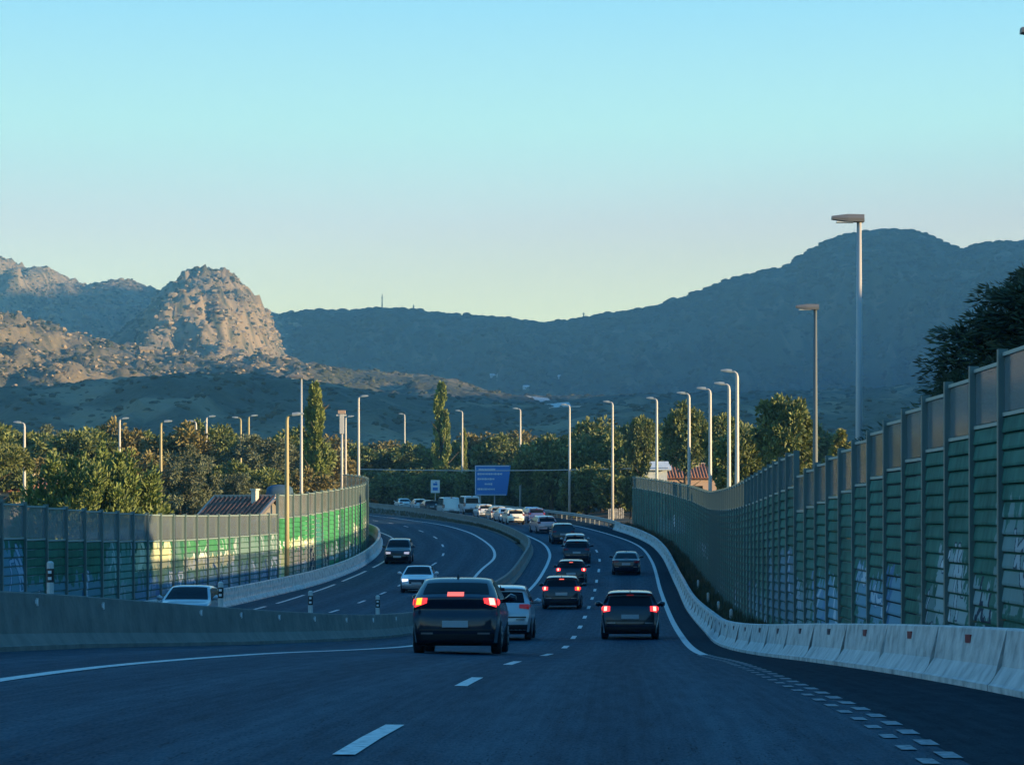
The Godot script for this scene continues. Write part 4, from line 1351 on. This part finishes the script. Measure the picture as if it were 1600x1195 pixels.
		tree("grove_tree", "dark", 1 + i % 2, 53.0 + 3.0 * sin(i * 3.1), zz - 3, 1.7, 1.48 + 0.1 * sin(i * 1.1), "dark tree in the third row on the right bank, %s along" % ordinal(i), "tree", "grove on the right bank", 1.5)
		i += 1
	i = 0
	for t in [[64, 292], [73, 300], [82, 292], [68, 310], [78, 316], [66, 326], [76, 334], [88, 322]]:  # unseen trees, added only to shade the grove right of the bend
		tree("grove_tree", "dark", 1 + i % 2, t[0], t[1], 1.7, 2.1, "tall tree added out of view to shade the grove, %s of eight" % ordinal(i), "tree", "trees added out of view to shade the grove")
		i += 1
	i = 0
	for t in [[11, 336], [17, 340], [23, 336], [30, 340], [38, 338]]:  # hidden row added behind the grove to throw shade on the roadside trees
		tree("dark_tree", "dark", 1 + i % 2, t[0], t[1], 1.4, 1.5, "tall tree added behind the grove to shade the roadside trees, %s of five" % ordinal(i), "tree", "grove right of the bend")
		i += 1
	# weeds on the verge between the right barrier and the wall
	var r := RandomNumberGenerator.new()
	r.seed = 12
	var places := []
	var tints := []
	for k in 5000:
		var z := 60.0 + 180.0 * r.randf()
		var u := r.randf()
		var px := lerpf(cv(t_rbar, z) + 0.45, cv(t_rwall, z) - 0.2, u)
		var s := r.randf_range(0.15, 0.5)
		places.append(Transform3D(Basis(Vector3.UP, r.randf() * TAU).scaled(Vector3(s, s * r.randf_range(0.6, 1.5), s)), Vector3(px, ground_y(px, z), -z)))
		tints.append(Color(0.03, 0.04, 0.018).lerp(Color(0.10, 0.09, 0.045), r.randf()))
	for k in 2500:
		var z := 205.0 + 200.0 * r.randf()
		var px := lerpf(cv(t_inner, z) + 2.5, cv(t_median, z) - 0.4, r.randf())
		var s := r.randf_range(0.12, 0.3)
		places.append(Transform3D(Basis(Vector3.UP, r.randf() * TAU).scaled(Vector3(s, s, s)), Vector3(px, road_y(px, z), -z)))
		tints.append(Color(0.05, 0.05, 0.03).lerp(Color(0.11, 0.10, 0.06), r.randf()))
	var st := tool()
	for k in 9:
		var a := TAU * k / 9.0
		var w := Vector3(cos(a), 0, sin(a))
		tri(st, w.rotated(Vector3.UP, 1.5) * 0.1, w.rotated(Vector3.UP, -1.5) * 0.1, w * (0.3 + 0.2 * sin(k * 2.0)) + Vector3(0, 0.8 + 0.3 * cos(k * 3.0), 0))
	scatter("verge_weeds", done(st), M.leaf, places, tints, "dry weeds and grass on the verges")

# ---------- vehicles ----------
# side outline from the rear bumper over the roof to the front bumper (metres from the rear, height); rb/rt rear window from/to, wt/wb windscreen from/to
var shapes := {
	"coupe": {"w": 1.86, "belt": 1.10, "top": 0.74, "rb": 6, "rt": 7, "wt": 9, "wb": 10, "sill": 0.24, "r": 0.36, "tail": [0.97, 1.17, 0.70], "third": [1.185, 1.27, 0.21], "plate": 0.62, "p": [[0.34, 0.20], [0.06, 0.26], [0.0, 0.48], [0.02, 0.74], [0.10, 0.93], [0.04, 1.15], [0.14, 1.23], [0.64, 1.50], [1.0, 1.60], [2.3, 1.60], [3.3, 1.09], [4.2, 0.95], [4.5, 0.72], [4.56, 0.46], [4.35, 0.30]]},
	"suv": {"w": 1.85, "belt": 1.05, "top": 0.75, "rb": 5, "rt": 6, "wt": 9, "wb": 10, "sill": 0.25, "r": 0.35, "tail": [0.92, 1.08, 0.66], "third": [1.47, 1.54, 0.16], "plate": 0.80, "p": [[0.30, 0.22], [0.05, 0.30], [0.0, 0.52], [0.03, 0.76], [0.09, 0.93], [0.16, 1.08], [0.50, 1.45], [0.44, 1.55], [1.2, 1.64], [2.3, 1.59], [3.2, 1.08], [4.15, 0.96], [4.42, 0.72], [4.48, 0.46], [4.3, 0.30]]},
	"hatch": {"w": 1.79, "belt": 0.97, "top": 0.73, "rb": 5, "rt": 6, "wt": 9, "wb": 10, "sill": 0.21, "r": 0.33, "tail": [0.84, 1.04, 0.74], "third": [1.33, 1.40, 0.15], "plate": 0.70, "p": [[0.28, 0.18], [0.04, 0.25], [0.0, 0.44], [0.03, 0.68], [0.07, 0.85], [0.13, 1.0], [0.44, 1.35], [0.38, 1.44], [1.2, 1.51], [2.1, 1.47], [3.05, 0.99], [3.9, 0.84], [4.12, 0.64], [4.18, 0.42], [4.02, 0.24]]},
	"sedan": {"w": 1.82, "belt": 0.95, "top": 0.70, "rb": 5, "rt": 6, "wt": 8, "wb": 9, "sill": 0.25, "r": 0.33, "tail": [0.76, 0.96, 0.58], "third": [0.99, 1.03, 0.12], "plate": 0.72, "p": [[0.30, 0.23], [0.04, 0.32], [0.0, 0.50], [0.03, 0.76], [0.10, 0.96], [0.66, 1.0], [1.45, 1.35], [1.85, 1.43], [2.55, 1.41], [3.5, 0.96], [4.4, 0.80], [4.62, 0.62], [4.68, 0.42], [4.5, 0.23]]},
	"van": {"w": 2.0, "belt": 1.20, "top": 0.88, "rb": 4, "rt": 5, "wt": 8, "wb": 9, "sill": 0.30, "r": 0.35, "tail": [0.90, 1.40, 0.86], "third": [2.06, 2.12, 0.12], "plate": 0.72, "p": [[0.12, 0.30], [0.0, 0.40], [0.0, 0.70], [0.02, 1.0], [0.05, 1.22], [0.14, 1.95], [0.30, 2.13], [2.4, 2.16], [3.5, 2.03], [4.35, 1.28], [4.95, 1.06], [5.12, 0.78], [5.14, 0.42], [5.0, 0.30]]},
}

func outline(d: Dictionary, t: float) -> Vector2:
	var p: Array = d.p
	var i := clampi(int(t), 0, p.size() - 2)
	var u := t - i
	var q := []
	for k in [i - 1, i, i + 1, i + 2]:
		var e: Array = p[clampi(k, 0, p.size() - 1)]
		q.append(Vector2(e[0], e[1]))
	var a: Vector2 = q[1] * 2.0 + (q[2] - q[0]) * u + (q[0] * 2.0 - q[1] * 5.0 + q[2] * 4.0 - q[3]) * u * u + (q[1] * 3.0 - q[0] - q[2] * 3.0 + q[3]) * u * u * u
	return (a * 0.5).lerp(q[1].lerp(q[2], u), 0.35)

func car_long(d: Dictionary) -> float:
	return d.p[-2][0]

func half_w(d: Dictionary, y: float, zf: float) -> float:
	var b: float = d.belt
	var top := 0.0
	for e in d.p:
		top = maxf(top, e[1])
	var k := 1.0
	if y > b:
		k = lerpf(0.965, d.top, pow((y - b) / (top - b), 1.15))
	elif y > b * 0.72:
		k = lerpf(1.0, 0.965, (y - b * 0.72) / (b * 0.28))
	else:
		k = lerpf(0.92, 1.0, clampf((y - 0.2) / (b * 0.72 - 0.2), 0, 1))
	var l := car_long(d)
	var e := 1.0 - 0.07 * pow(clampf(1.0 - zf / 0.5, 0, 1), 2) - 0.13 * pow(clampf(1.0 - (l - zf) / 0.9, 0, 1), 2)
	return d.w * 0.5 * k * e

func shell(d: Dictionary, w: float, t: float) -> Vector3:
	var p := outline(d, t)
	var l := car_long(d)
	var x := w * half_w(d, p.y, p.x)
	var q := pow(absf(w), 4.0)
	var z := p.x + q * (0.13 * (1.0 - smoothstep(0.2, 1.2, p.x)) - 0.22 * smoothstep(l - 1.0, l - 0.2, p.x))
	return Vector3(x, p.y - 0.035 * q * smoothstep(d.belt - 0.25, d.belt + 0.3, p.y), l * 0.5 - z)

func patch(st: SurfaceTool, d: Dictionary, w0: float, w1: float, t0: float, t1: float, off: float, nw := 6, nt := 5, slant := 0.0) -> void:
	var g := []
	for j in nt + 1:
		var row := []
		for i in nw + 1:
			var w := lerpf(w0, w1, float(i) / nw)
			var t := lerpf(t0, t1, float(j) / nt)
			if slant != 0.0:
				t = lerpf(t, lerpf(t0, t1, 0.75), slant * absf(float(i) / nw - (1.0 if absf(w1) > absf(w0) else 0.0)))
			var a := shell(d, w, t)
			var n := (shell(d, w + 0.02, t) - shell(d, w - 0.02, t)).cross(shell(d, w, t + 0.02) - shell(d, w, t - 0.02)).normalized()
			row.append(a + n * off)
		g.append(row)
	for j in nt:
		for i in nw:
			quad(st, g[j][i], g[j][i + 1], g[j + 1][i + 1], g[j + 1][i])

func t_at(d: Dictionary, y: float, rear: bool) -> float:
	var n: int = d.p.size() - 1
	for k in 400:
		var t := (1.0 + k * 0.02) if rear else (n - 0.8 - k * 0.02)
		if outline(d, t).y >= y:
			return t
	return 2.0

func flank(st: SurfaceTool, d: Dictionary, s: float, z0: float, z1: float, y0: Callable, y1: Callable, off: float, nz := 8, ny := 3) -> void:
	var g := []
	for i in nz + 1:
		var zf := lerpf(z0, z1, float(i) / nz)
		var col := []
		for j in ny + 1:
			var y := lerpf(y0.call(zf), y1.call(zf), float(j) / ny)
			col.append(Vector3(s * (half_w(d, y, zf) + off), y, car_long(d) * 0.5 - zf))
		g.append(col)
	for i in nz:
		for j in ny:
			if s > 0:
				quad(st, g[i][j], g[i + 1][j], g[i + 1][j + 1], g[i][j + 1])
			else:
				quad(st, g[i + 1][j], g[i][j], g[i][j + 1], g[i + 1][j + 1])

func car_meshes(kind: String) -> Dictionary:
	if cache.has(kind):
		return cache[kind]
	var d: Dictionary = shapes[kind]
	var o := {}
	var n: int = d.p.size() - 1
	var l := car_long(d)
	var st := tool(true)
	patch(st, d, -1, 1, 0, n, 0.0, 14, n * 4)
	for s in [-1.0, 1.0]:
		var g := []
		var t := 1.0
		while t <= n - 1.0 + 0.001:
			var p := outline(d, t)
			var col := []
			for v in 7:
				var y := lerpf(minf(d.sill, p.y - 0.01), p.y, v / 6.0)
				col.append(Vector3(s * half_w(d, y, p.x), y, l * 0.5 - p.x))
			col[6] = shell(d, s, t)
			g.append(col)
			t += 0.25
		for i in g.size() - 1:
			for v in 6:
				if s > 0:
					quad(st, g[i][v], g[i + 1][v], g[i + 1][v + 1], g[i][v + 1])
				else:
					quad(st, g[i + 1][v], g[i][v], g[i][v + 1], g[i + 1][v + 1])
	o["body"] = done(st)
	st = tool()
	bx(st, 0, 0.31, 0, d.w * 0.84, 0.28, l - 0.9)
	o["underbody"] = done(st)
	st = tool(true)
	patch(st, d, -1.0, 1.0, 0.0, 1.75, 0.012, 12, 4)
	o["bumper"] = done(st)
	st = tool(true)
	patch(st, d, -0.84, 0.84, d.rb + 0.10, d.rt - 0.06, 0.006, 10, 5)
	o["rear_window"] = done(st)
	st = tool(true)
	patch(st, d, -0.88, 0.88, d.wt + 0.08, d.wb - 0.05, 0.006, 10, 5)
	o["windscreen"] = done(st)
	for s in [-1.0, 1.0]:
		st = tool(true)
		var za: float = d.p[d.rt][0] * 0.75 + d.p[d.rb][0] * 0.25 + 0.28
		var zb: float = d.p[d.wb][0] - 0.22
		var topy := func(zf):
			var best := 0.0
			for k in 60:
				var q := outline(d, lerpf(d.rb, d.wb, k / 59.0))
				if absf(q.x - zf) < 0.12:
					best = maxf(best, q.y)
			return maxf(d.belt + 0.06, best - 0.10)
		flank(st, d, s, za, zb, func(_zf): return d.belt + 0.03, topy, 0.006, 12, 3)
		o["side_window" + ("a" if s < 0 else "b")] = done(st)
		st = tool(true)
		var t0 := t_at(d, d.tail[0], true)
		var t1 := t_at(d, d.tail[1], true)
		var w0: float = d.tail[2]
		patch(st, d, s * w0, s * 0.985, t0, t1, 0.014, 6, 5, 0.5 if kind == "coupe" else 0.25)
		flank(st, d, s, 0.13, 0.42, func(zf): return d.tail[0] + zf * 0.25, func(zf): return d.tail[1] - zf * 0.1, 0.012, 4, 3)
		o["tail_light" + ("a" if s < 0 else "b")] = done(st)
		st = tool(true)
		patch(st, d, s * lerpf(w0, 1.0, 0.42), s * 0.955, lerpf(t0, t1, 0.25), lerpf(t0, t1, 0.92), 0.024, 4, 4)
		o["bulb" + ("a" if s < 0 else "b")] = done(st)
		st = tool(true)
		var f0 := t_at(d, d.belt * 0.64, false)
		var f1 := t_at(d, d.belt * 0.80, false)
		patch(st, d, s * 0.56, s * 0.97, f0, f1, 0.014, 6, 3, 0.3)
		o["headlight" + ("a" if s < 0 else "b")] = done(st)
		st = tool(true)
		var mz: float = l * 0.5 - d.p[d.wb][0] + 0.38
		tube(st, [Vector3(s * (d.w * 0.5 - 0.06), d.belt + 0.02, mz), Vector3(s * (d.w * 0.5 + 0.04), d.belt + 0.08, mz), Vector3(s * (d.w * 0.5 + 0.10), d.belt + 0.10, mz), Vector3(s * (d.w * 0.5 + 0.2), d.belt + 0.09, mz + 0.03)], [0.03, 0.06, 0.095, 0.06], 8)
		o["mirror" + ("a" if s < 0 else "b")] = done(st)
	st = tool(true)
	patch(st, d, -d.third[2], d.third[2], t_at(d, d.third[0], true), t_at(d, d.third[1], true), 0.02, 4, 2)
	o["brake_light"] = done(st)
	var pz := 0.0
	for q in [[true, d.plate], [false, 0.52]]:
		st = tool()
		var c := shell(d, 0, t_at(d, q[1], q[0]))
		var s := 1.0 if q[0] else -1.0
		var tilt := Basis(Vector3.RIGHT, -0.1 * s)
		box(st, Transform3D(tilt, c + Vector3(0, 0, s * 0.045)), Vector3(0.54, 0.14, 0.04))
		o["number_plate" + ("a" if q[0] else "b")] = done(st)
	st = tool(true)
	patch(st, d, -0.52, 0.52, t_at(d, d.belt * 0.52, false), t_at(d, d.belt * 0.76, false), 0.012, 6, 3)
	o["grille"] = done(st)
	st = tool(true)
	patch(st, d, -0.9, 0.9, t_at(d, d.plate - 0.14, true), t_at(d, d.plate - 0.10, true), 0.016, 8, 1)
	o["trim"] = done(st)
	for s in [-1.0, 1.0]:
		st = tool(true)
		patch(st, d, s * 0.56, s * 0.86, t_at(d, d.plate - 0.21, true), t_at(d, d.plate - 0.17, true), 0.02, 5, 1)
		o["bumper_trim" + ("" if s < 0 else "b")] = done(st)
	var r: float = d.r
	st = tool(true)
	tube(st, [Vector3(-0.11, 0, 0), Vector3(-0.105, 0, 0), Vector3(-0.07, 0, 0), Vector3(0.07, 0, 0), Vector3(0.105, 0, 0), Vector3(0.11, 0, 0)], [r * 0.6, r * 0.93, r, r, r * 0.93, r * 0.6], 20)
	o["wheel"] = done(st)
	st = tool(true)
	tube(st, [Vector3(0.09, 0, 0), Vector3(0.112, 0, 0), Vector3(0.118, 0, 0)], [r * 0.66, r * 0.64, r * 0.2], 16)
	for k in 5:
		var a := TAU * k / 5.0
		box(st, Transform3D(Basis(Vector3.RIGHT, a), Vector3(0.118, 0, 0)) * at(0, r * 0.32, 0), Vector3(0.02, r * 0.6, 0.06))
	o["rim"] = done(st)
	st = tool(true)
	var fin: Vector2 = outline(d, d.rt + 1.0)
	var c := Vector3(0, fin.y, l * 0.5 - fin.x)
	for s in [-1.0, 1.0]:
		if s > 0:
			tri(st, c + Vector3(0.03, -0.03, 0.12), c + Vector3(0.03, -0.03, -0.14), c + Vector3(0, 0.09, 0.1))
		else:
			tri(st, c + Vector3(-0.03, -0.03, -0.14), c + Vector3(-0.03, -0.03, 0.12), c + Vector3(0, 0.09, 0.1))
	tri(st, c + Vector3(-0.03, -0.03, 0.12), c + Vector3(0.03, -0.03, 0.12), c + Vector3(0, 0.09, 0.1))
	o["antenna"] = done(st)
	cache[kind] = o
	return o

func car(called: String, kind: String, x: float, z: float, heading: float, paint: Color, lights: Array, label: String, group: String, blank := false) -> void:
	# lights: [left tail, right tail, third brake light, left headlight, right headlight]: "" off, "t" tail, "b" brake, "a" brake with amber turn signal, "h" bright, "d" dim
	var m := car_meshes(kind)
	var d: Dictionary = shapes[kind]
	var th := deg_to_rad(heading)
	var ds := 2.0
	var slope := (road_y(x + sin(th) * ds, z + cos(th) * ds) - road_y(x - sin(th) * ds, z - cos(th) * ds)) / (2 * ds)
	var f := Vector3(sin(th), slope, -cos(th)).normalized()
	var right := f.cross(Vector3.UP).normalized()
	# x and z tell where the near end of the vehicle stands
	var near := 1.0 if cos(th) > 0 else -1.0
	var l := car_long(d)
	var c := Vector3(x, 0, -z) + f * near * l * 0.5
	c.y = road_y(c.x, -c.z) + 0.004
	var o := base(called, Transform3D(Basis(right, right.cross(f), -f), c), label, "car" if kind != "van" else "van", group)
	var key := "paint%s" % paint
	if not M.has(key):
		var p := mat(key, paint, 0.32, 0.15)
		p.resource_name = "car_paint"
		p.clearcoat_enabled = true
		p.clearcoat = 0.8
		p.metallic_specular = 0.3
		p.clearcoat_roughness = 0.06
	put("body", m.body, M[key], o)
	put("underbody", m.underbody, M.plastic_black, o)
	put("bumper", m.bumper, M.plastic_black if kind != "sedan" else M[key], o)
	if not blank:
		put("rear_window", m.rear_window, M.car_glass, o)
	put("windscreen", m.windscreen, M.car_glass, o)
	put("bumper_trim", m.bumper_trim, M.rim, o)
	put("bumper_trim", m.bumper_trimb, M.rim, o)
	put("grille", m.grille, M.plastic_black, o)
	put("trim", m.trim, M.plastic_black, o)
	put("number_plate", m.number_platea, M.plate, o)
	put("number_plate", m.number_plateb, M.plate, o)
	put("antenna", m.antenna, M.plastic_black, o)
	put("brake_light", m.brake_light, M.third_glow if lights[2] == "b" else (M.tail_glow if lights[2] == "t" else M.lamp_red_off), o)
	for k in 2:
		var ab: String = ["a", "b"][k]
		if not (blank and kind != "van"):
			put("side_window", m["side_window" + ab], M.car_glass, o)
		var s: String = lights[k]
		var tl := put("tail_light", m["tail_light" + ab], M.lamp_red_off if s == "" else (M.tail_glow if s == "t" else M.brake_glow), o)
		if s == "b":
			put("brake_bulb", m["bulb" + ab], M.brake_core, tl)
		elif s == "a":
			put("turn_signal", m["bulb" + ab], M.amber_glow, tl)
		var hs: String = lights[3 + k]
		put("headlight", m["headlight" + ab], M.head_glow if hs == "h" else (M.head_dim if hs == "d" else M.lamp_clear_off), o)
		put("mirror", m["mirror" + ab], M[key], o)
		var side := -1.0 if k == 0 else 1.0
		for zf in [0.86, l - 0.88]:
			var t := Transform3D(Basis(Vector3.UP, 0.0 if side > 0 else PI), Vector3(side * (d.w * 0.5 - 0.115), d.r, l * 0.5 - zf))
			var w := put("wheel", m.wheel, M.rubber, o, t)
			put("rim", m.rim, M.rim, w)
	cache[called + label] = o

func traffic() -> void:
	var black := Color(0.006, 0.012, 0.024)
	var navy := Color(0.008, 0.015, 0.030)
	var white := Color(0.62, 0.65, 0.68)
	var silver := Color(0.30, 0.33, 0.36)
	var away := "cars driving away"
	var off := ["", "", "", "", ""]
	car("coupe_suv", "coupe", -1.18, 53.0, 2.6, navy, ["a", "b", "b", "", ""], "dark blue coupe like crossover with amber signal, largest of the traffic", away)
	car("family_suv", "suv", -0.36, 76.0, 2.6, Color(0.40, 0.45, 0.50), ["t", "t", "", "", ""], "pale silver blue crossover half hidden behind the dark crossover", away)
	car("hatchback", "hatch", 3.62, 78.4, 2.6, black, ["b", "b", "t", "", ""], "dark hatchback braking alone in the right lane, second largest car", away)
	car("hatchback", "hatch", 2.24, 116.0, 2.6, navy, ["b", "a", "b", "", ""], "dark hatchback with round red left and orange right lamp", away)
	car("hatchback", "hatch", 3.46, 150.0, 2.5, black, ["b", "b", "b", "", ""], "dark red lit hatchback directly ahead of the orange signalling hatchback", away)
	car("sedan", "sedan", 7.27, 163.0, 3.0, black, off, "dark saloon without lit lamps in the right lane near the bend", away)
	car("suv_car", "suv", 4.45, 176.0, 2.5, navy, off, "dark crossover with pale roof edge in the queue", away)
	car("hatchback", "hatch", 4.65, 188.5, 1.0, silver, off, "silver hatchback whose roof shows over the dark crossover", away)
	car("dark_van", "suv", 4.1, 203.0, -3.0, Color(0.014, 0.024, 0.032), off, "dark boxy crossover behind the pinkish car", away, true)
	car("hatchback", "hatch", 3.1, 221.0, -12.0, Color(0.44, 0.32, 0.36), off, "pinkish car at the right of the far queue", away)
	car("hatchback", "hatch", 2.5, 251.0, -10.0, Color(0.07, 0.10, 0.24), off, "darker blue car beside the bright white car", away)
	car("sedan", "sedan", 2.4, 263.0, -10.0, Color(0.06, 0.11, 0.34), off, "bright blue car ahead of the darker blue car", away)
	car("hatchback", "hatch", 0.43, 245.5, -9.0, Color(0.8, 0.78, 0.68), off, "bright cream white car lit by the sun in the far queue", away)
	car("sedan", "sedan", -0.3, 255.0, -10.0, white, off, "white car just ahead of the cream white car", away)
	car("hatchback", "hatch", -1.3, 263.0, -10.0, Color(0.45, 0.44, 0.42), off, "beige grey car left of the cream white car", away)
	car("hatchback", "hatch", -2.75, 278.0, -11.0, white, off, "white car at the right of the white van", away)
	car("panel_van", "van", -4.7, 302.0, -11.0, Color(0.52, 0.60, 0.66), off, "tall white van with rear window in the far queue", away)
	car("panel_van", "van", -6.8, 288.0, -11.0, Color(0.42, 0.58, 0.64), off, "pale blue windowless box van left of the white van", away, true)
	car("hatchback", "hatch", -9.9, 316.0, -12.0, Color(0.03, 0.03, 0.036), off, "dark car between the box van and the leftmost white car", away)
	car("hatchback", "hatch", -11.7, 330.0, -12.0, Color(0.5, 0.52, 0.54), off, "white car partly behind the dark car in the far queue", away)
	car("sedan", "sedan", -14.1, 341.0, -13.0, Color(0.5, 0.58, 0.6), off, "pale green white car at the left end of the far queue", away)
	var to := "oncoming cars"
	car("sedan", "sedan", -5.2, 139.0, 181.5, Color(0.42, 0.5, 0.56), ["", "", "", "", "h"], "silver oncoming saloon with one bright headlight", to)
	car("hatchback", "suv", -7.9, 176.0, 181.0, Color(0.02, 0.02, 0.026), ["", "", "", "d", "d"], "dark oncoming car with two pinkish headlights", to)
	car("hatchback", "hatch", -11.4, 88.0, 182.0, Color(0.34, 0.38, 0.42), off, "grey oncoming car whose cabin shows above the middle barrier", to)
